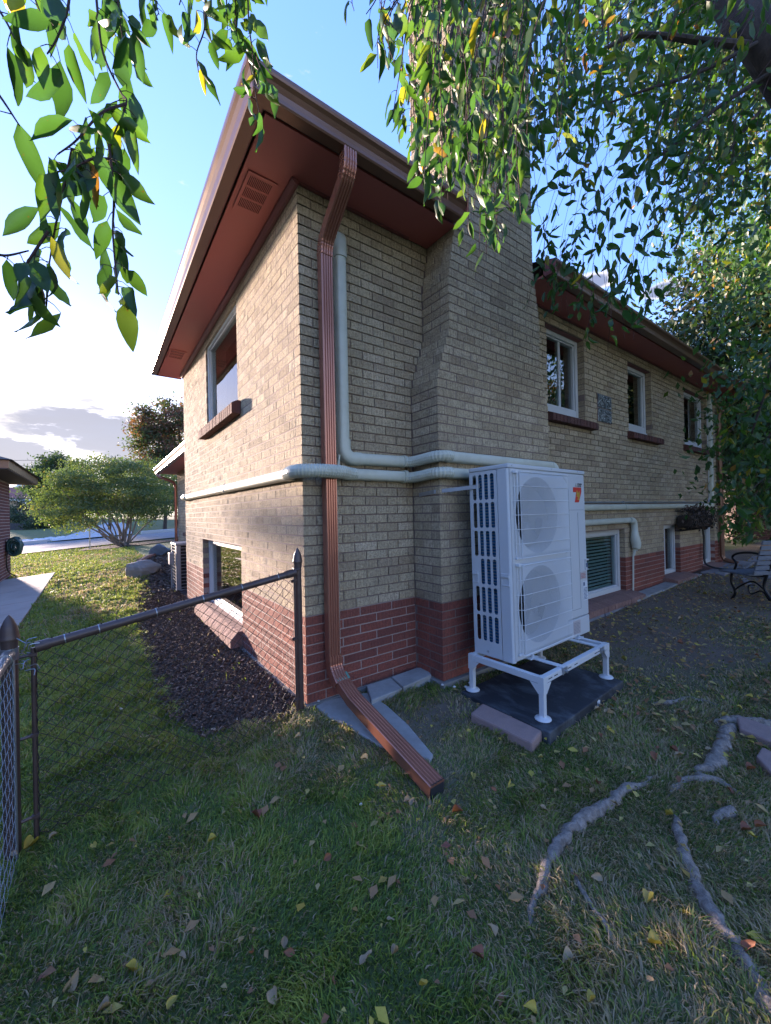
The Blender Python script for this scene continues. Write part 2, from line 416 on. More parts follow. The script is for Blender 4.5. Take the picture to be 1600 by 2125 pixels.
def m_pad():
    m = Mat('plastic_pad'); n = m.noise(m.pos(), 90, 3, .6); d = m.noise(m.pos((2.2, 1.1, 1)), 3.0, 7, .72, .6)
    c = m.mix(m.ramp(d, [(.48, (0, 0, 0)), (.72, (1, 1, 1))]), (.022, .026, .032), (.10, .115, .13))
    m.color(c); m.set(Roughness=.62); m.bump(n, .25, .002); return m.m
MT['pad'] = m_pad()
def m_glass(name, ior, tint):
    m = Mat(name); N = m.N; N.remove(m.b)
    tr = m.new('ShaderNodeBsdfTransparent'); tr.inputs[0].default_value = (*tint, 1)
    gl = m.new('ShaderNodeBsdfGlossy'); gl.inputs['Roughness'].default_value = .012
    fr = m.new('ShaderNodeFresnel'); fr.inputs[0].default_value = ior
    wob = m.noise(m.pos(), 2.2, 2, .4)
    b = m.new('ShaderNodeBump'); b.inputs['Strength'].default_value = .05; b.inputs['Distance'].default_value = .02
    m.L.new(wob, b.inputs['Height']); m.L.new(b.outputs[0], gl.inputs['Normal'])
    geo = m.new('ShaderNodeNewGeometry'); ff = m.math('MULTIPLY', fr.outputs[0], m.math('SUBTRACT', 1.0, geo.outputs['Backfacing']))
    mx = m.new('ShaderNodeMixShader'); m.L.new(ff, mx.inputs[0]); m.L.new(tr.outputs[0], mx.inputs[1]); m.L.new(gl.outputs[0], mx.inputs[2])
    m.L.new(mx.outputs[0], m.out.inputs[0]); return m.m
MT['glass'] = m_glass('coated_glass', 3.0, (.75, .82, .8)); MT['glass2'] = m_glass('clear_glass', 1.75, (.86, .93, .92))
def m_glassblock():
    m = Mat('patterned_glass_block'); n = m.noise(m.pos(), 26, 3, .5, 1.8)
    m.color(m.ramp(n, [(.38, (.02, .03, .035)), (.52, (.12, .14, .15)), (.62, (.35, .38, .38))])); m.set(Roughness=.12); m.bump(n, .8, .01); return m.m
MT['glassblock'] = m_glassblock()
def m_leaf(name, stops, transl=.45, rough=.42, back=None):
    m = Mat(name); r = m.rnd(); c = m.ramp(r, stops)
    n = m.noise(m.pos(obj=False), 60, 3, .6)
    c = m.mix(m.math('MULTIPLY', n, .5), c, m.mix(.5, c, (.02, .03, .01)))
    sp = m.noise(m.pos(), 95, 3, .6); c = m.mix(m.math('MULTIPLY', m.ramp(sp, [(.66, (0, 0, 0)), (.72, (1, 1, 1))]), .75), c, (.10, .05, .015))
    m.color(c); m.set(Roughness=rough); m.b.inputs['Specular IOR Level'].default_value = .45
    t = m.new('ShaderNodeBsdfTranslucent'); ct = m.mix(1.0, c, (1.9, 2.1, .75), 'MULTIPLY'); m.L.new(ct, t.inputs[0])
    mx = m.new('ShaderNodeMixShader'); mx.inputs[0].default_value = transl
    m.L.new(m.b.outputs[0], mx.inputs[1]); m.L.new(t.outputs[0], mx.inputs[2]); m.L.new(mx.outputs[0], m.out.inputs[0]); return m.m
G = [(.0, (.022,.060,.022)), (.22, (.038,.095,.026)), (.45, (.030,.080,.034)), (.66, (.060,.125,.022)), (.86, (.045,.10,.03)), (.94, (.13,.17,.022)), (.98, (.33,.24,.03)), (1, (.24,.09,.035))]
MT['leaf'] = m_leaf('apple_leaf', G, .46)
MT['leaf2'] = m_leaf('canopy_leaf', G, .34)
MT['bushleaf'] = m_leaf('bush_leaf', [(0, (.045,.085,.045)), (.5, (.09,.13,.06)), (.8, (.14,.17,.065)), (1, (.22,.17,.07))], .30, .6)
MT['darktree'] = m_leaf('dark_tree_leaf', [(0, (.025,.05,.03)), (.6, (.045,.075,.035)), (.9, (.07,.09,.03)), (1, (.13,.10,.04))], .35, .6)
MT['redtree'] = m_leaf('russet_tree_leaf', [(0, (.035,.06,.035)), (.45, (.055,.08,.04)), (.65, (.13,.06,.05)), (1, (.19,.075,.06))], .35, .6)
MT['maple'] = m_leaf('maple_leaf', [(0, (.02,.042,.022)), (.5, (.032,.062,.026)), (.80, (.055,.085,.028)), (.93, (.10,.11,.03)), (1, (.16,.065,.05))], .22, .5)
MT['orange'] = m_leaf('orange_tree_leaf', [(0, (.09,.12,.02)), (.4, (.28,.20,.02)), (.75, (.35,.14,.03)), (1, (.35,.05,.03))], .45, .5)
MT['hedge'] = m_leaf('hedge_leaf', [(0, (.02,.045,.035)), (1, (.05,.085,.05))], .25, .6)
MT['dryleaf'] = m_leaf('fallen_leaf', [(0, (.24,.10,.045)), (.25, (.32,.17,.08)), (.5, (.38,.24,.10)), (.7, (.42,.33,.14)), (.88, (.48,.38,.05)), (1, (.20,.07,.05))], .12, .7)
def m_bark(name, a, b, sc=14):
    m = Mat(name); n = m.noise(m.pos((1, 1, .35)), sc, 8, .7, .5); m.color(m.ramp(n, [(.3, a), (.7, b)])); m.set(Roughness=.95); m.bump(n, .8, .02); return m.m
MT['bark'] = m_bark('dark_bark', (.02,.016,.016), (.075,.06,.055))
MT['root'] = m_bark('grey_root_bark', (.11,.088,.072), (.36,.31,.265), 40)
MT['stem'] = m_bark('bush_stem', (.12,.10,.085), (.24,.21,.18))
MT['twig'] = m_bark('twig_bark', (.035,.018,.02), (.10,.055,.05), 60)
def m_grass():
    m = Mat('grass_blade'); t = m.tint()
    c = m.ramp(t, [(0, (.062,.092,.024)), (.3, (.105,.175,.034)), (.5, (.185,.275,.042)), (.62, (.28,.35,.045)), (.72, (.34,.275,.13)), (.86, (.40,.31,.18)), (1, (.48,.37,.23))])
    m.color(c); m.set(Roughness=.6)
    tr = m.new('ShaderNodeBsdfTranslucent'); m.L.new(c, tr.inputs[0]); mx = m.new('ShaderNodeMixShader'); mx.inputs[0].default_value = .42
    m.L.new(m.b.outputs[0], mx.inputs[1]); m.L.new(tr.outputs[0], mx.inputs[2]); m.L.new(mx.outputs[0], m.out.inputs[0]); return m.m
MT['grass'] = m_grass()
def m_ground():
    m = Mat('lawn_soil'); p = m.pos(); n = m.noise(p, 1.2, 8, .65); f = m.noise(p, 60, 5, .7); g = m.noise(p, .25, 3, .5)
    t = m.tint()   # 0 lawn, 1 bare dirt
    lawn = m.mix(f, (.060,.090,.028), (.150,.175,.060)); lawn = m.mix(m.ramp(n, [(.42, (0, 0, 0)), (.7, (1, 1, 1))]), lawn, (.13,.14,.07))
    dirt = m.mix(f, (.095,.070,.052), (.20,.155,.12))
    m.color(m.mix(t, lawn, dirt)); m.set(Roughness=1.0); m.bump(f, .6, .02); return m.m
MT['ground'] = m_ground()
def m_mulch():
    m = Mat('mulch_chips'); r = m.tint(); m.color(m.ramp(r, [(0, (.04,.028,.022)), (.4, (.095,.066,.050)), (.8, (.17,.12,.09)), (.96, (.27,.20,.15)), (1, (.42,.34,.26))])); m.set(Roughness=.9); return m.m
MT['mulch'] = m_mulch()
MT['mulchbed'] = m_simple('mulch_soil', (.045,.034,.029), 1.0, var=.5, nscale=70, bump=.8, dist=.02)
MT['boulder'] = m_simple('grey_boulder', (.27,.25,.23), .92, var=.3, nscale=6, bump=.6, dist=.04, dirt=(.32,.24,.17), dirts=3)
MT['boulderb'] = m_simple('bluegrey_boulder', (.14,.17,.20), .92, var=.25, nscale=6, bump=.6, dist=.04)
MT['rock'] = m_simple('white_rock', (.55,.57,.60), .9, var=.2, nscale=5, bump=.1)
MT['chalk'] = m_simple('white_pebble', (.6,.6,.58), .9, bump=.1)

# ---------------------------------------------------------------- terrain
CP = np.array([(0,0,-.6),(1,-.5,-.63),(1,-1.2,-.685),(2,-1.1,-.68),(3.8,-.05,-.585),(3.8,-1,-.61),(3.5,-2.5,-.66),(6,0,-.51),(9.3,0,-.46),(9,-3,-.55),(13,-1,-.45),(13,-6,-.5),(30,-5,-.4),(30,15,-.3),
(0,-1,-.685),(-.1,-2.4,-.72),(-1.36,-.15,-.72),(-1.5,-2,-.78),(-.7,.5,-.67),(0,1.5,-.61),(0,3,-.6),(0,4.3,-.6),(-.8,4.3,-.63),(-1.6,3,-.72),(-2.5,4,-.78),(-4,6,-.85),(-6,8,-.9),(-8,2,-.88),(-6,-4,-.85),
(0,7,-.5),(-1.5,8,-.62),(0,10,-.42),(-3,12,-.72),(-6,14,-.85),(-4,22,-.85),(0,20,-.36),(0,22,-.3),(4,22,-.2),(12,22,-.1),(-10,22,-.9),(-24,22,-.9),(-10,30,-.8),(0,30,-.3),(10,30,.0),(-24,34,-.7),(-10,45,.1),(5,45,.3),(-30,60,.4),(15,70,.7),(-40,90,1.0),(40,90,1.0),(3,-8,-.75),(-6,-10,-.9),(12,-12,-.6),(30,-30,-.6),(-30,-20,-1.0),(-40,40,-.3),(60,30,0),(90,0,0),(-90,0,-1),(0,-90,-1),(60,-60,-.5),(-70,-70,-1),(0,120,1.2)], float)
_P = CP[:, :2]; _n = len(CP)
_d = np.sqrt(((_P[:, None]-_P[None])**2).sum(-1))
_A = np.zeros((_n+3, _n+3)); _A[:_n, :_n] = _d; _A[:_n, _n] = 1; _A[_n, :_n] = 1; _A[:_n, _n+1:] = _P; _A[_n+1:, :_n] = _P.T
_w = np.linalg.solve(_A, np.concatenate([CP[:, 2], [0, 0, 0]]))
def gz(x, y):
    x = np.asarray(x, float); y = np.asarray(y, float); s = np.zeros(np.broadcast(x, y).shape)
    for i in range(_n): s = s+_w[i]*np.sqrt((x-_P[i, 0])**2+(y-_P[i, 1])**2+.04)
    return s+_w[_n]+_w[_n+1]*x+_w[_n+2]*y
def gzf(x, y): return float(gz(x, y))
def inpoly(x, y, poly):
    c = np.zeros(np.shape(x), bool); n = len(poly); j = n-1
    for i in range(n):
        xi, yi = poly[i]; xj, yj = poly[j]
        t = ((yi > y) != (yj > y)) & (x < (xj-xi)*(y-yi)/(yj-yi+1e-12)+xi); c ^= t; j = i
    return c
MULCH = [(0.02,-.02),(-.12,0.01),(-.29,.06),(-.45,.10),(-.58,.21),(-.66,.42),(-.72,.75),(-.70,1.1),(-.73,1.5),(-.70,2.3),(-.69,3.25),(-.58,4.2),(-.42,5.0),(-.36,6.0),(-.28,7.0),(-.35,8.2),(-.30,10),(.75,12.3),(1.0,12),(1.0,4.4),(.02,4.4)]
WALK = [(-1.98,2.2),(-1.98,10.0),(-2.9,10.35),(-2.9,2.0)]
SPLASH = [(0.05,-.03),(.12,-.015),(.30,-.03),(.43,-.09),(.44,-.30),(.42,-.55),(.36,-.84),(.32,-.86),(.24,-.70),(.16,-.60),(.11,-.36),(.06,-.2)]
def dirtmask(x, y):
    """bare soil under the tree on the right, along the wall and round the pad"""
    n = fbm(x*1.7, y*1.7, 3)
    a = np.clip((x-1.6)/1.6, 0, 1)*np.clip((-y+3.2)/1.0, 0, 1)*np.clip((y+2.4)/1.2, 0, 1)
    b = np.exp(-((x-.6)**2/.5+(y+.55)**2/.12))*.8
    w = np.clip(1-(-y)/.35, 0, 1)*(x > .0)*(y < .01)
    c = np.exp(-((x-.2)**2/.1+(y+1.0)**2/.05))*.6
    return np.clip(np.maximum(np.maximum(a*1.1, b), np.maximum(w, c))*(.25+1.5*n), 0, 1)*(y < .5)
def build_ground():
    def axis(a, b, c, d, fine, mid, far):
        return np.unique(np.round(np.concatenate([np.arange(a, b+1e-6, fine), np.arange(c, a, mid), np.arange(b, d, mid), -np.geomspace(-c, 150, 14), np.geomspace(d, 150, 14)]), 4))
    xs = axis(-3.0, 5.0, -14, 16, .10, .6, 0); ys = axis(-3.4, 5.0, -14, 40, .10, .6, 0)
    X, Y = np.meshgrid(xs, ys); Z = gz(X, Y)
    near = np.exp(-((X-.5)**2+(Y+.5)**2)/60)
    Z = Z+(fbm(X*2.3, Y*2.3, 11)-.5)*.03*near
    inside = (X > .08) & (X < 9.2) & (Y > .08) & (Y < 6)
    Z = np.where(inside, Z-.3, Z)
    V = np.stack([X, Y, Z], -1).reshape(-1, 3); nx = len(xs); ny = len(ys)
    i = np.arange(nx-1)[None]+np.arange(ny-1)[:, None]*nx; F = np.stack([i, i+1, i+1+nx, i+nx], -1).reshape(-1, 4)
    me = np_mesh('ground', V, [F], MT['ground'], dirtmask(X, Y).ravel(), True)
    o = link('ground', me); tag(o, kind='structure'); o['label'] = 'lawn soil sloping gently round the house, bare under the tree'
build_ground()
def sheet(name, poly, z_off, mat, label, step=.5, kind='structure', thick=0.0):
    """a flat area draped on the terrain"""
    xs = [p[0] for p in poly]; ys = [p[1] for p in poly]
    bm = bmesh.new(); vs = [bm.verts.new((p[0], p[1], 0)) for p in poly]; bm.faces.new(vs)
    a = math.floor(min(xs)/step)*step
    while a < max(xs):
        bmesh.ops.bisect_plane(bm, geom=bm.verts[:]+bm.edges[:]+bm.faces[:], plane_co=(a, 0, 0), plane_no=(1, 0, 0)); a += step
    a = math.floor(min(ys)/step)*step
    while a < max(ys):
        bmesh.ops.bisect_plane(bm, geom=bm.verts[:]+bm.edges[:]+bm.faces[:], plane_co=(0, a, 0), plane_no=(0, 1, 0)); a += step
    if thick:
        r = bmesh.ops.extrude_face_region(bm, geom=bm.faces[:])
        up = [v for v in r['geom'] if isinstance(v, bmesh.types.BMVert)]
        for v in up: v.co.z = thick
    for v in bm.verts: v.co.z += gzf(v.co.x, v.co.y)+z_off
    bmesh.ops.recalc_face_normals(bm, faces=bm.faces[:])
    if not thick:
        for f in bm.faces:
            f.normal_update()
            if f.normal.z < 0: f.normal_flip()
    me = bpy.data.meshes.new(name); bm.to_mesh(me); bm.free(); me.materials.append(mat)
    o = link(name, me); tag(o, label, kind=kind); return o
# --- street, drive, walk
STREET = [(-60,19.2),(-16,20.2),(-4.4,20.4),(-1.2,18.6),(1.6,18.6),(8,20.0),(40,20.5),(40,27.4),(8,26.4),(3,24.6),(0,24.6),(-4,26.6),(-16,27.4),(-60,27.4)]
sheet('street', STREET, .05, MT['asphalt'], 'blue-grey asphalt street crossing beyond the front lawn', 2.0)
sheet('driveway', [(-3.4,26.7),(0.6,26.2),(1.0,46),(-.4,46)], .075, MT['drive'], 'pale concrete drive rising away across the street', 2.0)
for nm, poly in (('curb', [(-60,27.3),(-16,27.35),(-3.5,26.8),(-3.4,27.1),(-16,27.7),(-60,27.7)]), ('curb', [(1,26.0),(8,26.5),(40,27.3),(40,27.7),(8,26.9),(1,26.5)])):
    sheet(nm, poly, .0, MT['drive'], None, 2.0, thick=.18)
# neighbour's walk: one slab per joint
wk = empty('walkway', (-2.4, 6, gzf(-2.4, 6))); tag(wk, 'tan concrete walkway beside the red brick house next door', kind='structure')
def tag_piece(o): return o
ye = [2.2, 3.6, 5.0, 6.4, 7.8, 9.0, 10.02]
for i in range(6):
    b = MB(); a0, a1 = ye[i]+.008, ye[i+1]-.008
    b.prism([(-2.9, a0), (-1.98, a0), (-1.98, a1), (-2.9, a1)], lambda x, y: gzf(x, y)-.1, lambda x, y: gzf(x, y)+.035)
    o = b.build('slab', MT['walk'], None, bevel=.006); o.parent = wk; o.matrix_parent_inverse = Matrix.Translation(-wk.location)
def child_world(o, p):
    o.parent = p; o.matrix_parent_inverse = (Matrix.Translation(p.location) @ p.rotation_euler.to_matrix().to_4x4()).inverted()
sheet('mulch_bed', MULCH, .012, MT['mulchbed'], 'dark bark mulch bed along the left wall', .25)

# ================================================================= MAIN HOUSE
HOUSE = empty('brick_house', (0, 0, 0), 'cream brick house with red brick base, brown eaves and a wide stepped chimney', 'house')
CH = 0.0677; RH = 0.065
COURSES = [(k*CH, (k+1)*CH, 'brick') for k in range(43)]+[(-(k+1)*RH, -k*RH, 'red') for k in range(9)]
# chimney outline per course
def chim_x(z):
    def step(v, a, b, z0, z1):
        t = min(1, max(0, (v-z0)/(z1-z0))); return a+(b-a)*t
    xl = .957 + step(z, 0, .14, 1.66, 2.07)+step(z, 0, .085, 2.47, 2.92)
    xr = 2.43 - step(z, 0, .12, 1.66, 2.07)-step(z, 0, .085, 2.47, 2.92)
    return xl, xr
CD = .313
# windows in walls: (u0,u1,z0,z1)
LEFT_OPEN = [(1.46, 2.80, 1.76, 2.80), (1.45, 3.19, -.50, .395)]
FRONT_OPEN = [(2.95, 3.77, 1.73, 2.775), (4.99, 5.80, 1.73, 2.775), (7.2, 8.40, 1.73, 2.775), (3.45, 4.79, -.50, .395), (6.17, 6.87, -.45, .395), (8.02, 8.75, -.45, .395)]
bricks = []   # (centre, mesh builder args, kind)
WL = {'brick': .2, 'red': .29}
def brick_shape(w, h, d, rough=True):
    """brick in local coords: front face towards -y, at y=0; width x, height z; wire-cut face of uneven upright ridges"""
    x = w/2; z = h/2
    n = max(3, int(w/.013)) if rough else 1
    xs = [-x+w*k/n+(random.uniform(-.0025, .0025) if 0 < k < n else 0) for k in range(n+1)]
    ys = [.0022]+[(random.uniform(.0, .0011) if k % 2 else random.uniform(.0014, .0030)) for k in range(1, n)]+[.0022] if rough else [0, 0]
    vs = []
    for a, b in zip(xs, ys): vs += [(a, b, -z), (a, b, z)]
    m = len(vs); vs += [(-x, d, -z), (-x, d, z), (x, d, -z), (x, d, z)]
    fs = [(2*k, 2*k+2, 2*k+3, 2*k+1) for k in range(n)]
    fs += [(m, 0, 1, m+1), (2*n, m+2, m+3, 2*n+1), tuple([m]+[m+2]+[2*k for k in range(n, -1, -1)]), tuple([m+3, m+1]+[2*k+1 for k in range(n+1)])]
    return vs, fs
def lay(origin, udir, ndir, u0f, u1f, courses, openings, phase, depth=.09, eps=0.0, skip=None, off2=.5):
    """bricks of one wall. origin+u*udir; ndir = outward normal"""
    for ci, (z0, z1, kind) in enumerate(courses):
        L = WL[kind]; u0, u1 = u0f(z0), u1f(z0)
        par = int(round(z0/(CH if kind == 'brick' else RH))) % 2
        start = u0 - L + (phase*L if par == 0 else (phase+off2)*L) % L
        zc = (z0+z1)/2
        u = start
        while u < u1:
            a, b = max(u, u0+eps), min(u+L, u1-eps)
            u += L
            segs = [(a, b)]
            for (o0, o1, oz0, oz1) in openings:
                if zc < oz0 or zc > oz1: continue
                ns = []
                for s0, s1 in segs:
                    if s1 <= o0 or s0 >= o1: ns.append((s0, s1)); continue
                    if s0 < o0: ns.append((s0, o0))
                    if s1 > o1: ns.append((o1, s1))
                segs = ns
            for s0, s1 in segs:
                if s1-s0 < .025: continue
                j0 = 0 if abs(s0-u0-eps) < 1e-6 or any(abs(s0-o[1]) < 1e-6 for o in openings) else .005
                j1 = 0 if abs(s1-u1+eps) < 1e-6 or any(abs(s1-o[0]) < 1e-6 for o in openings) else .005
                w = s1-s0-j0-j1; c = (s0+j0+s1-j1)/2
                P = Vector(origin)+Vector(udir)*c; P.z = zc
                P += Vector(ndir)*random.uniform(-.001, .0007)
                bricks.append((P, Vector(udir), Vector(ndir), round(w, 3), round(z1-z0-.010, 4), depth, kind))
ZS = [c for c in COURSES]
# front wall left of chimney, right of chimney
lay((0, 0, 0), (1, 0, 0), (0, -1, 0), lambda z: 0.0, lambda z: chim_x(z)[0]+.004, ZS, [], .0, eps=.0015)
lay((0, 0, 0), (1, 0, 0), (0, -1, 0), lambda z: chim_x(z)[1]-.0, lambda z: 9.40, ZS, FRONT_OPEN, .3, eps=.0015)
# left wall
lay((0, 0, 0), (0, 1, 0), (-1, 0, 0), lambda z: .0015, lambda z: 4.42, ZS, LEFT_OPEN, .5, eps=.0)
# chimney
up_c = [(k*CH, (k+1)*CH, 'brick') for k in range(43, 86)]
lay((0, -CD, 0), (1, 0, 0), (0, -1, 0), lambda z: chim_x(z)[0], lambda z: chim_x(z)[1], ZS+up_c, [], .5, eps=.0015)
for (z0, z1, kind) in ZS+up_c:
    xl, xr = chim_x(z0); back = -.004 if z0 < 2.9 else .2
    lay((xl, 0, 0), (0, 1, 0), (-1, 0, 0), lambda z: -CD+.0015, lambda z: back, [(z0, z1, kind)], [], .0)
    lay((xr, 0, 0), (0, 1, 0), (1, 0, 0), lambda z: -CD+.0015, lambda z: back, [(z0, z1, kind)], [], .0)
# split: the 300 of each colour that show largest are objects
camv = Vector(CAM)
def score(b):
    P, U, Nn, w, h, d, kind = b
    v = camv-P; dist = v.length; v.normalize(); c = max(0.0, v.dot(Nn))
    q = Vector(P)-camv; fw = q.dot(Vector(AX_F)); 
    if fw < .3: return 0
    px = 800+FPX*q.dot(Vector(AX_R))/fw; py = 1062-FPX*q.dot(Vector(AX_U))/fw
    if not (-20 < px < 1620 and 0 < py < 2125): return 0
    if 985 < px < 1225 and 980 < py < 1350: return 0
    return c*w*h/dist**2
cache = {}
for kind, mat in (('brick', MT['brick']), ('red', MT['red'])):
    bl = sorted([b for b in bricks if b[6] == kind], key=score, reverse=True)
    for i, (P, U, Nn, w, h, d, k) in enumerate(bl[:300]):
        key = (kind, w, h, d, i % 5)
        if key not in cache:
            vs, fs = brick_shape(w, h, d); b = MB(); b.add(vs, fs); cache[key] = b.mesh('brick', mat)
        o = link('brick' if kind == 'brick' else 'red_brick', cache[key], HOUSE)
        X = -Nn.cross(Vector((0, 0, 1)))  # local x so that local -y = Nn
        o.matrix_basis = Matrix(((X.x, -Nn.x, 0, P.x), (X.y, -Nn.y, 0, P.y), (X.z, -Nn.z, 1, P.z), (0, 0, 0, 1)))
    b = MB()
    for (P, U, Nn, w, h, d, k) in bl[300:]:
        vs, fs = brick_shape(w, h, d); X = -Nn.cross(Vector((0, 0, 1))); Yv = -Nn
        b.add([P+X*x+Yv*y+Vector((0, 0, z)) for x, y, z in vs], fs, random.random()+.001)
    o = b.build('brickwork' if kind == 'brick' else 'red_brickwork', mat, HOUSE); tag(o, kind='stuff')

# mortar cores with openings
def core(parent, face, u0, u1, z0, z1, openings, mat, axis, rec=.006, thick=.25, name='mortar'):
    us = sorted({u0, u1, *[o[0]-rec for o in openings], *[o[1]+rec for o in openings]}); us = [u for u in us if u0 <= u <= u1]
    zs = sorted({z0, z1, *[max(z0, min(z1, o[2]-.0)) for o in openings], *[max(z0, min(z1, o[3]+.0)) for o in openings]})
    b = MB()
    for i in range(len(us)-1):
        for j in range(len(zs)-1):
            cu, cz = (us[i]+us[i+1])/2, (zs[j]+zs[j+1])/2
            if any(o[0]-rec < cu < o[1]+rec and o[2] < cz < o[3] for o in openings): continue
            if axis == 'x': b.box((us[i], face+rec, zs[j]), (us[i+1], face+thick, zs[j+1]))
            else: b.box((face+rec, us[i], zs[j]), (face+thick, us[i+1], zs[j+1]))
    return b.build(name, mat, parent)
core(HOUSE, .006, .008, 9.394, 0, 2.9, [o for o in FRONT_OPEN], MT['mortar'], 'x')
core(HOUSE, -.0028, .258, 4.414, 0, 2.9, LEFT_OPEN, MT['mortar'], 'y')
core(HOUSE, 0, .008, 9.394, -.66, 0, FRONT_OPEN, MT['mortarp'], 'x')
core(HOUSE, -.0028, .258, 4.414, -.66, 0, LEFT_OPEN, MT['mortarp'], 'y')
b = MB(); b.box((.0032, .0165, 0), (.24, .258, 2.9)); b.build('mortar', MT['mortar'], HOUSE); b = MB(); b.box((.0032, .0165, -.66), (.24, .258, 0))
# left face strip near the corner of core 'y' starts at y=.258: fill
b.build('mortar', MT['mortarp'], HOUSE)
b = MB(); b.box((9.15, .26, -.7), (9.39, 6.0, 2.9)); b.box((.01, 4.16, -.7), (9.39, 4.41, 2.9)); b.build('rear_wall', MT['mortar'], HOUSE)
CHIM = MB()
for (z0, z1, kind) in ZS+up_c:
    xl, xr = chim_x(z0); CHIM.box((xl+.006, -CD+.006, z0), (xr-.006, (.0 if z0 < 2.9 else .194), z1))
CHIM.box((1.13, -.36, 86*CH), (2.27, .25, 86*CH+.09))
CHIM.build('chimney', MT['mortar'], HOUSE)
# footing
b = MB()
b.box((-.02, -.02, -.80), (9.42, .2, -.587)); b.box((-.018, .2, -.80), (.2, 4.44, -.587)); b.box((.93, -CD-.03, -.8), (2.46, -.021, -.587))
b.build('footing', MT['concrete2'], HOUSE, bevel=.006)
# ---------- windows
def window(axis, u0, u1, z0, z1, set_back, fw=.05, mull=(), blinds=False, hbar=(), dirtop=None, bot=0.0):
    """frame (part) with panes, bars (sub-parts)"""
    def Bx(b, a0, a1, y0, y1, c0, c1):
        if axis == 'x': b.box((a0, y0, c0), (a1, y1, c1))
        else: b.box((y0, a0, c0), (y1, a1, c1))
    s = set_back; f = MB()
    Bx(f, u0, u0+fw, s, s+.09, z0, z1); Bx(f, u1-fw, u1, s, s+.09, z0, z1)
    Bx(f, u0+fw, u1-fw, s, s+.09, z1-fw, z1); Bx(f, u0+fw, u1-fw, s, s+.09, z0, z0+fw+bot)
    if bot: Bx(f, u0+.004, u1-.004, s-.02, s-.001, z0+.012, z0+bot*.62)
    # inner step
    g = .018
    Bx(f, u0+fw, u0+fw+g, s+.02, s+.07, z0+fw+bot, z1-fw); Bx(f, u1-fw-g, u1-fw, s+.02, s+.07, z0+fw+bot, z1-fw)
    Bx(f, u0+fw+g, u1-fw-g, s+.02, s+.07, z1-fw-g, z1-fw); Bx(f, u0+fw+g, u1-fw-g, s+.02, s+.07, z0+fw+bot, z0+fw+bot+g)
    fr = f.build('window', MT['frame'], HOUSE, bevel=.003, seg=1)
    e = MB(); cuts = [u0+fw+g]+[m for m in mull]+[u1-fw-g]
    for i in range(len(cuts)-1):
        p = MB(); Bx(p, cuts[i]+(.012 if i else 0), cuts[i+1]-(.012 if i < len(cuts)-2 else 0), s+.042+.01*i, s+.046+.01*i, z0+fw+bot+g, z1-fw-g); p.build('pane', MT['glass2' if blinds else 'glass'], fr)
    for m in mull:
        p = MB(); Bx(p, m-.018, m+.018, s+.03, s+.075, z0+fw+bot+g, z1-fw-g); p.build('mullion', MT['frame'], fr)
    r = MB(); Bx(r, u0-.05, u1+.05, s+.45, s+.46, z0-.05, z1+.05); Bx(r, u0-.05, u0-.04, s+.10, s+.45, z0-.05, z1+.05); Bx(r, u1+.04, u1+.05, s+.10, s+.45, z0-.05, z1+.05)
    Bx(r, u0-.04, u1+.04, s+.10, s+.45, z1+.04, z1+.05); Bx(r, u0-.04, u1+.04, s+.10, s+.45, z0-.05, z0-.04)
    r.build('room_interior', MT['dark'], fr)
    if blinds:
        z = z0+fw+.03
        q = MB()
        while z < z1-fw-.02:
            if axis == 'x': q.bar((u0+fw+.02, s+.085, z), (u1-fw-.02, s+.085, z), .030, .002, up=(0, -.75, .66))
            z += .044
        q.build('blind', MT['blind'], fr)
    return fr
window('x', 2.95, 3.77, 1.775, 2.775, .085, .055, mull=(3.40,), bot=.07)
window('x', 4.99, 5.80, 1.775, 2.775, .085, .055, bot=.09)
window('x', 7.2, 8.40, 1.775, 2.775, .085, .055, bot=.07)
window('x', 3.45, 4.79, -.46, .39, .075, .06, blinds=True)
window('x', 6.17, 6.87, -.42, .39, .075, .045, mull=(6.50,))
window('x', 8.02, 8.75, -.42, .39, .075, .045, mull=(8.38,))
window('y', 1.46, 2.80, 1.79, 2.80, .022, .045)
window('y', 1.45, 3.19, -.43, .39, .075, .05)
# dark brown lintel strips above the windows
for (a, b_, z0, z1) in FRONT_OPEN[:3]:
    lint = MB(); lint.box((a+.001, .03, z1-.006), (b_-.001, .084, z1+.01)); lint.build('lintel', MT['trim'], HOUSE)
lint = MB(); lint.box((.006, 1.462, 2.795), (.021, 2.798, 2.812)); lint.build('lintel', MT['trim'], HOUSE)
# ---------- sills of rowlock bricks
def sill(axis, u0, u1, zt, zb, out, n, mat, slope=.03, deep=.10):
    """row of bricks on edge projecting from the wall and sloping"""
    base = MB()
    if axis == 'x': base.box((u0+.01, -out*.82, zb+.004), (u1-.01, .08, (zt+zb)/2))
    else: base.box((-out*.82, u0+.01, zb+.004), (.06, u1-.01, (zt+zb)/2))
    so = base.build('sill', MT['mortar'], HOUSE)
    w = (u1-u0)/n
    for i in range(n):
        a = u0+i*w+.004; b_ = u0+(i+1)*w-.004; mb = MB(); j = random.uniform(-.002, .002)
        pr = [(-out+j, zb), (deep, zb), (deep, zt), (-out*.35, zt-.001), (-out+j, zt-slope)]
        vs = []
        for uu in (a, b_):
            for (d_, z_) in pr: vs.append((uu, d_, z_) if axis == 'x' else (d_, uu, z_))
        fs = [(4,3,2,1,0), (5,6,7,8,9)]+[(k, (k+1) % 5, 5+(k+1) % 5, 5+k) for k in range(5)]
        if axis == 'y': fs = [tuple(reversed(f)) for f in fs]
        mb.add(vs, fs, random.random()+.001); mb.build('brick', mat, so, bevel=.003, seg=1)
sill('x', 2.90, 3.93, 1.772, 1.665, .085, 14, MT['redbrown'])
sill('x', 4.93, 6.02, 1.772, 1.665, .085, 15, MT['redbrown'])
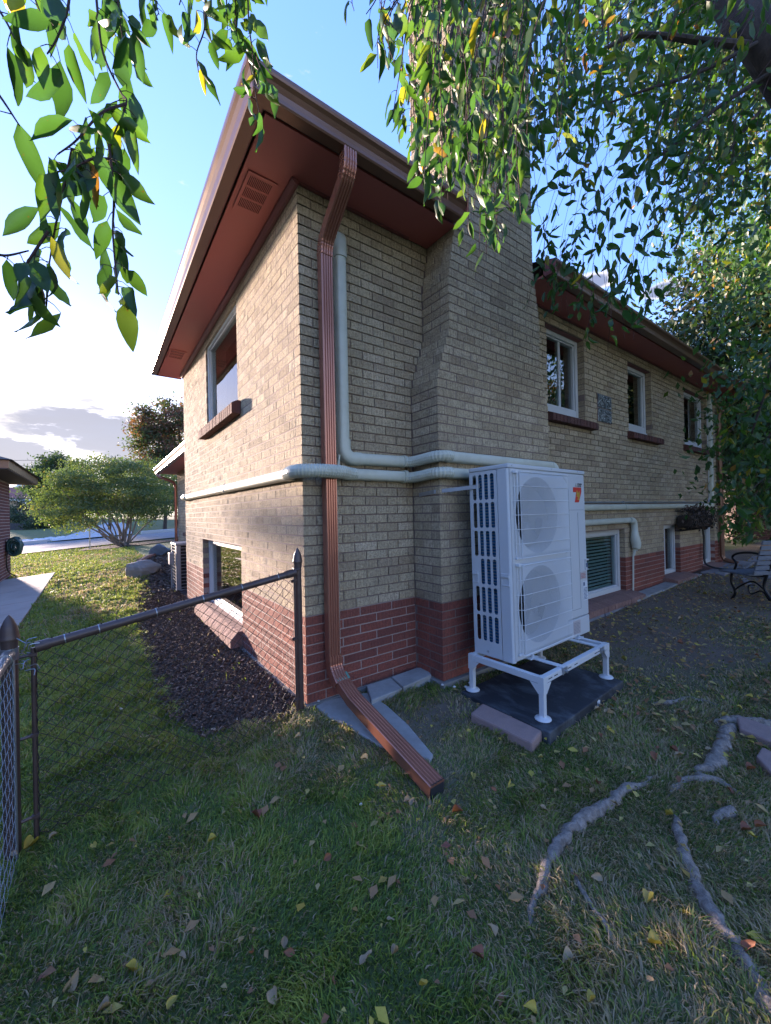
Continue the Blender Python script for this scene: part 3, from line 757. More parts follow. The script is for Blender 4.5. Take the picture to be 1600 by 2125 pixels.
sill('x', 7.12, 8.55, 1.772, 1.665, .085, 18, MT['redbrown'])
sill('y', 1.36, 2.90, 1.785, 1.655, .085, 20, MT['redbrown'])
sill('x', 3.36, 4.90, -.462, -.565, .20, 17, MT['pinkbrick'], slope=.03)
sill('x', 6.08, 7.0, -.422, -.53, .20, 11, MT['pinkbrick'], slope=.03)
sill('x', 7.95, 8.85, -.422, -.53, .20, 11, MT['pinkbrick'], slope=.03)
sill('y', 1.455, 3.20, -.428, -.58, .11, 18, MT['pinkbrick'], slope=.075)
# glass block panel: four blocks
gbp = MB(); gbp.box((4.07, -.004, 1.80), (4.45, .02, 2.17)); gf = gbp.build('block_surround', MT['mortar'], HOUSE)
for i in range(2):
    for j in range(2):
        q = MB(); x0 = 4.078+i*.187; z0 = 1.808+j*.182; q.box((x0, -.014, z0), (x0+.177, .0, z0+.172)); q.build('glass_block', MT['glassblock'], gf, bevel=.006)
# ---------- eaves
ZE = 2.911; OH = .325
def soffit():
    b = MB()
    b.box((-OH, -OH, ZE), (1.172, -.0, ZE+.015)); b.box((2.358, -OH, ZE), (9.72, -.0, ZE+.015)); b.build('soffit', MT['soffit'], HOUSE); b = MB(); b.box((-OH, .0, ZE), (-.0, 4.56, ZE+.015)); b.build('soffit', MT['soffit'], HOUSE)
    b = MB()   # cove trim along the left wall
    b.extrude([(0, 0), (-.045, 0), (-.045, -.012), (-.02, -.035), (0, -.04)], [((-.001, y, ZE-.001), (1, 0, 0), (0, 0, 1)) for y in (-.03, 4.42)])
    b.build('cove_trim', MT['trim'], HOUSE)
    b = MB()
    b.box((-.02, -.022, ZE-.014), (.955, -.001, ZE-.001)); b.box((2.3, -.022, ZE-.014), (9.4, -.001, ZE-.001)); b.build('cove_trim', MT['trim'], HOUSE)
    b = MB(); b.box((-OH-.03, -OH-.03, ZE+.012), (-OH-.012, 4.56, 3.03)); b.box((-OH-.012, -OH-.03, ZE+.012), (1.172, -OH-.012, 3.03)); b.build('fascia', MT['trim'], HOUSE); b = MB(); b.box((2.358, -OH-.03, ZE+.012), (9.72, -OH-.012, 3.03)); b.build('fascia', MT['trim'], HOUSE)
    b = MB(); b.box((-OH-.03, 4.56, ZE-.008), (.0, 4.578, 3.02)); b.build('end_board', MT['trim'], HOUSE)
soffit()
PROF = [(.352, -.008), (.420, -.008), (.426, .002), (.428, .022), (.433, .045), (.447, .070), (.462, .085), (.466, .098), (.466, .118), (.458, .118), (.456, .104), (.36, .10), (.352, .118)]
def gutter(frames, name='gutter'):
    b = MB(); b.extrude([(p[0], p[1]) for p in PROF], frames); return b.build(name, MT['gutter'], HOUSE)
# left run (outward -x) with mitre at the corner, then front run (outward -y)
gutter([((0, 4.575, ZE), (-1, 0, 0), (0, 0, 1)), ((0, 0, ZE), (-1, -1, 0), (0, 0, 1))])
gutter([((0, 0, ZE), (-1, -1, 0), (0, 0, 1)), ((1.17, 0, ZE), (0, -1, 0), (0, 0, 1))])
gutter([((2.36, 0, ZE), (0, -1, 0), (0, 0, 1)), ((9.74, 0, ZE), (0, -1, 0), (0, 0, 1))])
for x in (1.17, 2.356):
    b = MB(); b.box((x, -.466, ZE-.008), (x+.004, -.352, ZE+.118)); b.build('gutter_end_cap', MT['trim'], HOUSE)
# roof, notched round the chimney stack
zr = 3.03; e0 = .448; NX0, NX1, NY = 1.172, 2.358, .215
def rz(x, y): return zr+.85*(y+e0)/(2.08+e0)
b = MB()
pts = [(-e0, -e0), (NX0, -e0), (NX0, NY), (NX1, NY), (NX1, -e0), (9.85, -e0), (7.3, 2.08), (2.1, 2.08)]
V_ = [(x, y, rz(x, y)) for x, y in pts]+[(-e0, 4.60, zr), (9.85, 4.60, zr)]
x7 = -e0+(2.1+e0)*(NY+e0)/(2.08+e0)
b.add(V_, [(0, 1, 2, 7), (2, 3, 6, 7), (3, 4, 5, 6), (5, 9, 6), (9, 8, 7, 6), (8, 0, 7)])
b.add([(-e0, -e0, zr-.008), (NX0, -e0, zr-.008), (NX0, 4.60, zr-.008), (-e0, 4.60, zr-.008), (NX0, NY, zr-.008), (NX1, NY, zr-.008), (NX1, 4.60, zr-.008), (NX1, -e0, zr-.008), (9.85, -e0, zr-.008), (9.85, 4.60, zr-.008)], [(3, 2, 1, 0), (4, 2, 6, 5), (7, 6, 9, 8)])
b.build('roof', MT['roof'], HOUSE)
# soffit vents
def vent(cx, cy, w, l):
    """l along y, w along x"""
    holes = []
    for r in range(3):
        y0 = -l/2+.03+r*(l-.06)/3; y1 = y0+(l-.06)/3-.018
        n = 14
        for k in range(n):
            x0 = -w/2+.022+k*(w-.044)/n; holes.append([(x0, y0), (x0+(w-.044)/n*.5, y0), (x0+(w-.044)/n*.5, y1), (x0, y1)])
    o = plate('soffit_vent', rrect(-w/2, -l/2, w/2, l/2, .004, 2), holes, .004, MT['soffit'], Matrix.Translation((cx, cy, ZE-.006)), HOUSE)
    q = MB(); q.box((cx-w/2+.008, cy-l/2+.01, ZE-.0032), (cx+w/2-.008, cy+l/2-.01, ZE-.0012)); q.build('vent_backing', MT['dark'], o)
vent(-.195, .27, .195, .38); vent(-.21, 3.55, .205, .35)
# far wing with a lower eave
WX = .50
b = MB(); b.box((WX+.006, 4.42, -.75), (3.2, 8.62, 1.80)); wing = b.build('wing_wall', MT['mortar'], HOUSE)
wb = MB()
for k in range(-11, 27):
    z0 = k*CH; zc = z0+CH/2
    y = 4.42-(.1 if k % 2 else 0)
    while y < 8.62:
        a, c = max(y, 4.43)+.005, min(y+.2, 8.62)-.005; y += .2
        if c-a < .03: continue
        if 5.2 < (a+c)/2 < 7.2 and .35 < zc < 1.35: continue
        vs, fs = brick_shape(c-a, .0577, .05); P = Vector((WX, (a+c)/2, zc))
        wb.add([P+Vector((0, -1, 0))*x+Vector((1, 0, 0))*yy+Vector((0, 0, z)) for x, yy, z in vs], fs, random.random()+.001)
o = wb.build('wing_brickwork', MT['brick'], HOUSE); tag(o, kind='stuff')
b = MB(); b.box((WX-.01, 5.2, .35), (WX+.03, 7.2, 1.35)); b.build('window', MT['frame'], HOUSE)
b = MB(); b.box((WX-.10, 5.1, .27), (WX+.03, 7.3, .345)); b.build('sill', MT['redbrown'], HOUSE)
b = MB(); b.box((WX-.36, 4.42, 1.80), (3.2, 9.0, 1.815)); b.build('soffit', MT['soffit'], HOUSE)
b = MB(); b.extrude([(p[0]-.352, p[1]) for p in PROF], [((WX-.36, 9.05, 1.80), (-1, 0, 0), (0, 0, 1)), ((WX-.36, 4.43, 1.80), (-1, 0, 0), (0, 0, 1))]); b.build('gutter', MT['gutter'], HOUSE)
b = MB(); b.add([(WX-.45, 4.43, 1.92), (WX-.45, 9.05, 1.92), (4.5, 9.05, 3.0), (4.5, 4.43, 3.0)], [(0, 3, 2, 1)]); b.box((WX-.36, 9.0, 1.815), (3.2, 9.04, 1.93)); b.build('roof', MT['roof'], HOUSE)
b = MB(); b.tube(bez([(WX-.40, 8.75, 1.80), (WX-.38, 8.7, 1.70), (WX-.12, 8.6, 1.58), (WX-.05, 8.56, 1.48)], 5)+[Vector((WX-.05, 8.56, -.45))], .036, 8); b.build('downspout', MT['copper'], HOUSE)

# ---------- ribbed downspouts
def ribbed(w, d, n=5, rib=.006):
    """rectangular section, ribs on the outward face (+y) and back"""
    p = []
    for k in range(n):
        a = -w/2+w*(k+.12)/n; c = -w/2+w*(k+.88)/n; m0 = -w/2+w*k/n
        p += [(m0, d/2-(rib if k else .003)), (a+.002, d/2), (c-.002, d/2)]
    p += [(w/2, d/2-.004), (w/2, -d/2), (-w/2, -d/2)]
    return p
def downspout(path, w, d, name, mat, parent, x, extra=None):
    """path in the y-z plane at fixed x"""
    fr = []; pts = [Vector((x, p[0], p[1])) for p in path]
    for i, p in enumerate(pts):
        t = (pts[min(i+1, len(pts)-1)]-pts[max(i-1, 0)]).normalized()
        nrm = t.cross(Vector((1, 0, 0))).normalized()   # outward
        s = 1.0 if extra is None else extra(i)
        fr.append((p, Vector((1, 0, 0))*s, nrm*s))
    b = MB(); b.extrude(ribbed(w, d), fr); return b.build(name, mat, parent)
DX = .168
elb = [(-.395, 2.905), (-.395, 2.83)]
for k in range(7): a = k/6; elb.append((-.395+.02*a+.0*a, 2.83-.05*a))
elb = [(-.39, 2.91), (-.39, 2.84), (-.385, 2.805), (-.37, 2.775), (-.35, 2.75), (-.155, 2.60), (-.125, 2.575), (-.095, 2.545), (-.078, 2.515), (-.068, 2.48), (-.065, 2.44)]
DS = MB()
def rib_elbow(i): return 1.0+(.035 if i % 2 else -.0)
def dense(path, seg):
    out = []
    for i in range(len(path)-1):
        n = seg[i] if i < len(seg) else 1
        for k in range(n): out.append((path[i][0]+(path[i+1][0]-path[i][0])*k/n, path[i][1]+(path[i+1][1]-path[i][1])*k/n))
    out.append(path[-1]); return out
d1 = downspout(dense(elb, [3, 3, 3, 3, 1, 3, 3, 3, 3, 3]), .088, .066, 'downspout_elbow', MT['copper'], HOUSE, DX, rib_elbow)
d2 = downspout([(-.063, 2.46), (-.063, -.30)], .086, .062, 'downspout', MT['copper'], HOUSE, DX)
low = [(-.064, -.27), (-.066, -.33), (-.075, -.355), (-.09, -.375), (-.108, -.392), (-.16, -.44)]
d3 = downspout(dense(low, [2, 3, 3, 3, 3]), .092, .068, 'downspout_elbow', MT['copper'], HOUSE, DX+.004, rib_elbow)
# extension resting on the ground
EX = empty('downspout_extension', (.19, -.15, -.43), 'copper-brown ribbed gutter extension lying from the house corner out over the grass', 'downspout')
dd = downspout([(-.155, -.435), (-.30, -.492), (-1.05, -.640)], .094, .062, 'channel', MT['copper'], None, .185)
child_world(dd, EX)
gm = MB(); gm.bar((.14, -.150, -.396), (.235, -.150, -.396), .055, .006, up=(0, -.5, .86)); g_ = gm.build('green_flap', MT['greenmetal']); child_world(g_, EX)
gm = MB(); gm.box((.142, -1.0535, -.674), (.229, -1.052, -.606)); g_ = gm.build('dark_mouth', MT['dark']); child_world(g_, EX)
# right-hand downspout, tree shade put into its colour by the darker gutter brown
b = MB(); b.tube(bez([(8.95, -.40, 2.9), (8.95, -.38, 2.8), (8.95, -.1, 2.6), (8.95, -.06, 2.45)], 4)+[Vector((8.95, -.06, -.3)), Vector((8.95, -.09, -.38)), Vector((8.95, -.3, -.44))], .042, 8); b.build('downspout', MT['gutter'], HOUSE)

# ================================================================= line-set covers and pipes
def corr(pts, r, rings, n=14):
    """corrugated flexible sleeve along a path"""
    P = bez(pts, 10); L = [0]
    for i in range(1, len(P)): L.append(L[-1]+(P[i]-P[i-1]).length)
    m = rings*4; Q = []; RR = []
    for k in range(m+1):
        s = L[-1]*k/m; i = max(j for j in range(len(L)) if L[j] <= s+1e-9); i = min(i, len(P)-2)
        t = (s-L[i])/max(1e-9, L[i+1]-L[i]); Q.append(P[i].lerp(P[i+1], t)); RR.append(r*(1.0+(.055 if k % 4 < 2 else -.03)))
    return Q, RR
def cover_run(b, p, q, w=.046, d=.036):
    """rounded channel with flat back along a straight line; centre line given"""
    p = Vector(p); q = Vector(q); t = (q-p).normalized()
    return t
UP = empty('line_set_cover', (.306, -.04, 1.08), 'grey-green plastic pipe cover dropping beside the copper downspout and turning right along the wall', 'pipe cover')
def dprof(w, d, n=8):
    """D-shaped: flat back at 0, rounded front"""
    p = [(-w, 0), (w, 0)]
    for k in range(n+1):
        a = math.pi*k/n; p.append((w*math.copysign(abs(math.cos(a))**.6, math.cos(a)), d*(.35+.65*math.sin(a)**.7)))
    return p
def run(parent, p, q, wid, out, depth, name='straight_cover', mat=None, w=None):
    """p,q points on the wall; wid: unit vector across; out: unit outward"""
    b = MB(); b.extrude(dprof(wid, depth), [(p, w, out), (q, w, out)]); o = b.build(name, mat or MT['cover'], None, smooth=True); child_world(o, parent); return o
OUT = Vector((0, -1, 0)); XU = Vector((1, 0, 0)); ZU = Vector((0, 0, 1))
run(UP, (.306, -.001, 1.13), (.306, -.001, 2.58), .041, OUT, .062, w=XU)
b = MB(); b.extrude(dprof(.046, .068), [((.306, -.001, 2.50), XU, OUT), ((.306, -.001, 2.60), XU, OUT), ((.306, -.001, 2.635), XU*.98, OUT*.97), ((.306, -.001, 2.665), XU*.86, OUT*.8), ((.306, -.001, 2.68), XU*.6, OUT*.45)]); o = b.build('end_cap', MT['cover'], None, smooth=True); child_world(o, UP)
# elbow
b = MB(); fr = []
for k in range(7):
    a = R(90*k/6); c = Vector((.375, -.001, 1.15)); r = .069
    pt = c+Vector((-math.cos(a)*r, 0, -math.sin(a)*r)); fr.append((pt, Vector((math.cos(a), 0, math.sin(a)))*-1, OUT))
b.extrude(dprof(.047, .069), fr); b.extrude(dprof(.047, .069), [((.306, -.001, 1.15), -XU, OUT), ((.306, -.001, 1.21), -XU, OUT)]); b.extrude(dprof(.047, .069), [((.375, -.001, 1.081), -ZU, OUT), ((.44, -.001, 1.081), -ZU, OUT)])
o = b.build('elbow', MT['cover'], None, smooth=True); child_world(o, UP)
run(UP, (.44, -.001, 1.081), (.86, -.001, 1.088), .042, OUT, .064, w=ZU)
b = MB(); b.extrude(dprof(.047, .070), [((.83, -.001, 1.088), ZU, OUT), ((.855, -.001, 1.088), ZU, OUT)]); o = b.build('coupling', MT['cover'], None, smooth=True); child_world(o, UP)
def flex(parent, z, dz=0):
    Q, RR = corr([(.85, -.037, z), (.885, -.055, z-.004), (.908, -.12, z-.002), (.912, -.22, z+.004), (.925, -.315, z+.01), (.965, -.357, z+.012), (1.03, -.360, z+.012)], .041, 22)
    b = MB(); b.tube(Q, RR, 12); o = b.build('flexible_sleeve', MT['cover'], None, smooth=False); child_world(o, parent)
flex(UP, 1.088)
run(UP, (1.02, -CD-.001, 1.10), (2.40, -CD-.001, 1.10), .042, OUT, .064, w=ZU)
b = MB(); fr = []
for k in range(7):
    a = R(90*k/6); c = Vector((2.40, -CD-.001, 1.02)); r = .08
    fr.append((c+Vector((math.sin(a)*r, 0, math.cos(a)*r)), Vector((math.sin(a), 0, math.cos(a))), OUT))
fr.append((Vector((2.48, -CD-.001, .80)), Vector((1, 0, 0)), OUT))
b.extrude(dprof(.045, .068), fr); o = b.build('elbow', MT['ivory'], None, smooth=True); child_world(o, UP)
# lower run that wraps the corner
LO = empty('line_set_cover', (0, -.1, .97), 'grey-green plastic pipe cover wrapping the house corner in a ribbed sleeve below the other cover', 'pipe cover')
Q, RR = corr([(-.045, .14, .968), (-.060, .06, .968), (-.066, -.02, .968), (-.035, -.095, .968), (.05, -.135, .968), (.15, -.140, .968), (.24, -.118, .968), (.31, -.06, .968), (.38, -.038, .968)], .044, 40)
b = MB(); b.tube(Q, RR, 14); o = b.build('flexible_sleeve', MT['cover'], None); child_world(o, LO)
run(LO, (.36, -.001, .968), (.86, -.001, .968), .042, OUT, .064, w=ZU)
b = MB(); b.extrude(dprof(.050, .074), [((.835, -.001, .968), ZU, OUT), ((.865, -.001, .968), ZU, OUT)]); o = b.build('coupling', MT['cover'], None, smooth=True); child_world(o, LO)
flex(LO, .965)
run(LO, (1.02, -CD-.001, .975), (2.2, -CD-.001, .975), .042, OUT, .064, w=ZU)
OL = Vector((-1, 0, 0))
run(LO, (-.001, .12, .968), (-.001, 4.10, .985), .041, OL, .064, w=ZU)
b = MB(); b.extrude(dprof(.046, .069), [((-.001, .12, .968), ZU, OL), ((-.001, .20, .968), ZU, OL)]); o = b.build('coupling', MT['cover'], None, smooth=True); child_world(o, LO); b = MB(); b.extrude(dprof(.046, .069), [((-.001, 1.82, .975), ZU, OL), ((-.001, 1.90, .975), ZU, OL)]); o = b.build('coupling', MT['cover'], None, smooth=True); child_world(o, LO)
b = MB(); b.tube(bez([(-.04, 4.05, .985), (-.05, 4.2, .985), (-.02, 4.33, .985), (.03, 4.38, .985)], 5), .044, 12); o = b.build('elbow', MT['cover'], None, smooth=True); child_world(o, LO)
# drain tube
DT = empty('drain_tube', (.25, -.02, .9), 'thin pale plastic drain tube running down the wall beside the copper downspout', 'tube')
b = MB(); b.tube(bez([(.268, -.03, 1.10), (.262, -.02, 1.02), (.243, -.018, .93)], 4)+[Vector((.243, -.018, -.35)), Vector((.243, -.03, -.45)), Vector((.245, -.08, -.60))], .009, 8); o = b.build('tube', MT['ivory'], None, smooth=True); child_world(o, DT)
# right pipes
RP = empty('line_set_cover', (6, -.02, .70), 'long grey-green plastic pipe cover level along the right wall then rising beside the last window', 'pipe cover')
run(RP, (2.6, -.001, .700), (8.47, -.001, .70), .040, OUT, .062, w=ZU)
run(RP, (8.50, -.001, .66), (8.50, -.001, 2.86), .040, OUT, .062, w=XU)
b = MB(); b.extrude(dprof(.044, .067), [((4.70, -.001, .70), ZU, OUT), ((4.80, -.001, .70), ZU, OUT)]); o = b.build('coupling', MT['cover'], None, smooth=True); child_world(o, RP)
CB = empty('conduit', (6, -.01, .76), 'thin grey conduit running just above the long pipe cover and up past the last window', 'conduit')
b = MB(); b.tube([(2.6, -.02, .765), (8.30, -.02, .765)], .011, 8); b.tube(bez([(8.26, -.02, .765), (8.34, -.02, .78), (8.37, -.02, .86)], 4)+[Vector((8.37, -.02, 2.6))], .011, 8)
for x in (3.6, 4.7, 5.8, 7.0): b.box((x, -.034, .75), (x+.02, -.005, .782))
o = b.build('pipe', MT['steel'], None); child_world(o, CB)
SP = empty('line_set_cover', (4.5, -.02, .5), 'short grey-green pipe cover over the blind-covered basement window ending in a bulbous elbow', 'pipe cover')
run(SP, (2.6, -.001, .515), (4.88, -.001, .515), .037, OUT, .058, w=ZU)
b = MB(); b.tube(bez([(4.84, -.045, .515), (4.93, -.05, .50), (4.96, -.05, .42), (4.955, -.055, .28), (4.97, -.07, .17), (4.965, -.06, .09)], 5), [.042]*11+[.044, .047, .05, .054, .058, .062, .064, .064, .060, .05, .045, .036, .03, .026, .022][:15], 12) if False else None
P = bez([(4.84, -.045, .515), (4.93, -.05, .50), (4.96, -.05, .42), (4.955, -.055, .28), (4.97, -.065, .17), (4.965, -.055, .09)], 5)
b.tube(P, [(.042+.02*max(0, math.sin(math.pi*max(0, (i/len(P)-.45))/.5))) if i < len(P)-2 else .026 for i in range(len(P))], 12)
o = b.build('elbow', MT['ivory'], None, smooth=True); child_world(o, SP)
b = MB(); b.tube([(4.96, -.045, .10), (4.955, -.03, .02), (4.935, -.025, -.56)], .012, 8); b.tube([(4.96, -.045, .09), (4.956, -.035, .02)], .019, 8); o = b.build('drain_pipe', MT['ivory'], None, smooth=True); child_world(o, SP)

# ================================================================= HEAT PUMP
HPR = (-.016, .001, .031)
HP = empty('heat_pump', (1.118, -.821, -.343), 'tall pale grey two-fan heat pump outdoor unit standing on a white metal stand', 'heat pump', rot=HPR)
W_, D_, H_ = 1.072, .33, 1.334
def hp(b, name, mat, parent=None, **k): return b.build(name, mat, parent or HP, **k)
FR = Matrix(((1, 0, 0, 0), (0, 0, 1, 0), (0, 1, 0, 0), (0, 0, 0, 1)))     # plate xy -> xz (front, faces -y)
def front_plate(name, outline, holes, thick, mat, y, parent=None):
    return plate(name, outline, holes, thick, mat, Matrix.Translation((0, y, 0)) @ FR, parent or HP)
def circ(cx, cy, r, n=40): return [(cx+r*math.cos(2*math.pi*k/n), cy+r*math.sin(2*math.pi*k/n)) for k in range(n)]
FC = [(.350, .992), (.350, .352)]
fp = front_plate('front_panel', [(.012, .012), (.725, .012), (.725, H_-.02), (.012, H_-.02)], [circ(*c, .274) for c in FC], .012, MT['acwhite'], .006)
# corner post (rounded)
b = MB(); pr = [(.012, 0), (.0, .012), (.0, .088), (.010, .088), (.014, .02), (.03, .012), (.03, 0)]
b.extrude([(x, y) for x, y in pr], [((0, 0, .0), (1, 0, 0), (0, 1, 0)), ((0, 0, H_-.018), (1, 0, 0), (0, 1, 0))]); hp(b, 'corner_post', MT['acwhite'], bevel=.004)
# service panel
b = MB(); b.box((.727, .0, .155), (W_, .22, H_-.020)); hp(b, 'service_panel', MT['acwhite'], bevel=.008)
b = MB(); b.box((.727, -.002, .006), (W_+.003, .25, .150)); hp(b, 'valve_cover', MT['acwhite'], bevel=.006)
b = MB(); b.box((.80, -.0015, .22), (.803, .001, 1.20)); b.box((.94, -.0015, .22), (.943, .001, 1.0)); b.box((.80, -.0015, 1.02), (1.04, .001, 1.023)); b.box((.80, -.0015, .22), (.94, .001, .223)); hp(b, 'panel_groove', MT['acinner'])
# lid
b = MB(); b.box((-.004, -.006, H_-.018), (W_+.004, D_+.004, H_+.012)); hp(b, 'top_lid', MT['acwhite'], bevel=.008, seg=3)
b = MB(); b.box((.004, .014, .0), (W_-.004, D_-.004, .03)); hp(b, 'base_pan', MT['acwhite'], bevel=.004)
# side panel with slots. local plate x -> y, plate y -> z
SM = Matrix(((0, 0, 1, 0), (1, 0, 0, 0), (0, 1, 0, 0), (0, 0, 0, 1)))
cols = [.284, .233, .182, .131]; holes = []
tops = [1.292, 1.092, .890, .690, .490, .288]
for ci, cy in enumerate(cols):
    for ri, zt in enumerate(tops):
        if ci == 0 and ri == 3: continue
        holes.append(rrect(cy-.0165, zt-.182, cy+.0165, zt, .014, 4))
plate('side_panel', [(.090, .004), (D_, .004), (D_, H_-.02), (.090, H_-.02)], holes, .004, MT['acwhite'], Matrix.Translation((.002, 0, 0)) @ SM, HP)
b = MB(); b.box((W_-.004, .22, .15), (W_, D_, H_-.02)); hp(b, 'right_side_panel', MT['acwhite'])
# coil behind the slots (dark blue fins with tubes) and along the back
b = MB(); b.box((.030, .11, .04), (.055, .262, H_-.03)); b.box((.08, D_-.035, .04), (W_-.30, D_-.012, H_-.03)); coil = hp(b, 'coil', MT['fin'])
b = MB(); z = .05
while z < H_-.04:
    b.tube([(.026, .115, z), (.026, .258, z)], .0042, 5); z += .0215
hp(b, 'coil_tubes', MT['coil'], coil)
b = MB(); b.box((.7, .03, .03), (.71, D_-.01, H_-.02)); b.box((.06, .24, .03), (.70, .25, H_-.02)); hp(b, 'inner_partition', MT['fan'])
# handles
for hy, nm in ((.300, 'rear'), (.045, 'front')):
    b = MB(); w = .032 if nm == 'front' else .026
    b.box((-.006, hy-w, .588), (.001, hy+w, .600)); b.box((-.010, hy-w, .572), (.001, hy+w, .588)); b.box((-.006, hy-w, .515), (.001, hy+w, .523))
    b.box((-.005, hy+w-.005, .523), (.001, hy+w, .572)); b.box((-.005, hy-w, .523), (.001, hy-w+.005, .572)); hp(b, 'handle', MT['acwhite'], bevel=.002, seg=1)
b = MB(); b.box((W_-.045, -.012, .60), (W_+.008, .002, .612)); b.box((W_-.045, -.008, .53), (W_-.037, .002, .60)); b.box((W_-.045, -.008, .522), (W_+.006, .002, .53)); b.box((W_-.036, -.002, .532), (W_+.002, -.0005, .575)); h = hp(b, 'handle', MT['acwhite'], bevel=.002, seg=1)
b = MB(); b.box((W_-.034, -.004, .545), (W_+.004, -.0022, .578)); hp(b, 'recess', MT['stickerb'], h)
# fans: shroud ring, blades, hub, wire guard
def fan(cx, cz):
    b = MB(); n = 40; rings = [(.274, .0), (.256, .02), (.238, .05), (.238, .10)]
    vs = []
    for r, y in rings: vs += [(cx+r*math.cos(2*math.pi*k/n), y+.003, cz+r*math.sin(2*math.pi*k/n)) for k in range(n)]
    b.add(vs, [(i*n+k, i*n+(k+1) % n, (i+1)*n+(k+1) % n, (i+1)*n+k) for i in range(3) for k in range(n)])
    sh = hp(b, 'fan_shroud', MT['acinner'], smooth=True)
    b = MB(); vs = [(cx, .055, cz)]
    b.tube([(cx, .045, cz), (cx, .13, cz)], .06, 20); f = hp(b, 'fan_hub', MT['fan'], smooth=True)
    for kb in range(3):
        bl = MB(); m = 9; vs = []; a0 = R(120*kb+20)
        for i in range(5):
            r = .055+.175*i/4
            for j in range(m):
                t = j/(m-1); a = a0+R(72+18*i/4)*(t-.5)+.25*i/4; y = .05+.055*t
                vs.append((cx+r*math.cos(a), y, cz+r*math.sin(a)))
        bl.add(vs, [(i*m+j, i*m+j+1, (i+1)*m+j+1, (i+1)*m+j) for i in range(4) for j in range(m-1)]); o = hp(bl, 'fan_blade', MT['fan'], smooth=True)
    b = MB(); b.box((cx-.27, .20, cz-.27), (cx+.27, .205, cz+.27)); hp(b, 'fan_backing', MT['fan'])
for c in FC: fan(*c)
def guard(z0, z1):
    x0, x1 = .058, .722; yo = -.042; b = MB()
    for k in range(60):       # fine vertical wires
        x = x0+.022+(x1-x0-.03)*k/59
        b.tube([(x, yo+.012, z1-.010), (x, yo, z1-.035), (x, yo, z0+.035), (x, yo+.012, z0+.010)], .0019, 4, cap=False)
    g = hp(b, 'fan_guard', MT['acgrill'])
    b = MB()
    for k in range(7):         # horizontal wires, bent back at the side
        z = z1-.012-(z1-z0-.024)*k/6
        y2 = yo-.004
        b.tube([(x0-.012, -.002, z), (x0+.004, yo*.5, z), (x0+.02, y2, z), (x1-.01, y2, z), (x1+.004, -.004, z)], .0022, 6)
    for x, y in ((x0-.004, -.012), (x0+.008, -.028), (x0+.020, yo)): b.tube([(x, y, z0+.01), (x, y, z1-.01)], .0024, 6)
    b.tube([(x0+.02, yo, z1-.012), (x1, yo, z1-.012)], .004, 6); b.tube([(x0+.02, yo, z0+.012), (x1, yo, z0+.012)], .003, 6)
    b.tube([(x1-.09, yo-.003, z1-.012), (x1-.012, yo-.003, z1-.075)], .0022, 5)
    b.box((x0-.012, -.03, z1-.02), (x0+.03, -.004, z1-.004)); b.box((x0-.012, -.02, z0+.004), (x0+.03, -.004, z0+.016))
    hp(b, 'guard_frame', MT['acgrill'], g)
guard(.690, 1.300); guard(.040, .668)
# stickers and print
def T(x, y, z): return Matrix.Translation((x, y, z)) @ Matrix(((1, 0, 0, 0), (0, 0, -1, 0), (0, 1, 0, 0), (0, 0, 0, 1)))
M7 = T(.885, -.0022, 1.085)
seven = [(0, .118), (.0, .088), (.068, .088), (.035, 0), (.092, 0), (.138, .098), (.138, .118)]
front_plate('print', [(.878+x, 1.084+z) for x, z in [(0, .122), (0, .082), (.052, .082), (.022, 0), (.090, 0), (.138, .086), (.138, .122)]], [], .0008, MT['redink'], -.0012)
b = MB()
for (x, z, w, h) in ((.935, 1.13, .012, .05), (.957, 1.115, .010, .05), (.935, 1.15, .034, .010), (.975, 1.12, .008, .055), (.945, 1.105, .03, .008)): b.box((x, -.0024, z), (x+w, -.0017, z+h))
hp(b, 'print', MT['yellowink'])
def dia(cx, cz, s): return [(cx, cz-s*.58), (cx+s*.34, cz), (cx, cz+s*.58), (cx-s*.34, cz)]
b = MB()
for k in range(3):
    a = R(90+120*k); u = Vector((math.cos(a), math.sin(a))); v = Vector((-u.y, u.x)); c0 = Vector((.928, 1.222)); s = .017
    p = [c0+u*.0015, c0+u*s*.55+v*s*.28, c0+u*s*1.1, c0+u*s*.55-v*s*.28]
    b.add([(q.x, -.0014, q.y) for q in p], [(0, 1, 2, 3)])
hp(b, 'print', MT['blackink'])
text_mesh('print', 'MITSUBISHI', .0165, MT['blackink'], T(.952, -.0012, 1.228), HP, .0006, .0002, .92)
text_mesh('print', 'ELECTRIC', .0165, MT['blackink'], T(.952, -.0012, 1.212), HP, .0006, .0002, .92)
b = MB(); b.box((.945, -.0012, .452), (1.045, -.0002, .512)); s_ = hp(b, 'sticker', MT['sticker'])
b = MB()
for k in range(4): b.box((.952, -.0022, .462+.011*k), (1.035-.012*(k % 2), -.0013, .4655+.011*k))
hp(b, 'print', MT['redmark'], s_)
b = MB(); b.box((.985, -.0012, .275), (1.062, -.0002, .432)); s_ = hp(b, 'sticker', MT['stickerw'])
b = MB(); b.box((.990, -.0022, .395), (1.016, -.0013, .425))
for k in range(9): b.box((.990+.003*(k % 3), -.0022, .285+.011*k), (1.052-.008*(k % 2), -.0013, .2895+.011*k))
hp(b, 'print', MT['stickerb'], s_)
b = MB(); b.box((.80, -.0032, .030), (.915, -.0022, .135)); s_ = hp(b, 'sticker', MT['sticker'])
b = MB()
for k in range(8): b.box((.806, -.0042, .038+.011*k), (.905-.010*(k % 3), -.0033, .0415+.011*k))
hp(b, 'print', MT['acold'], s_)
for x in (.04, .55, .95):
    b = MB(); b.tube([(x, -.009, H_), (x, -.005, H_)], .004, 8); hp(b, 'screw', MT['steel'])
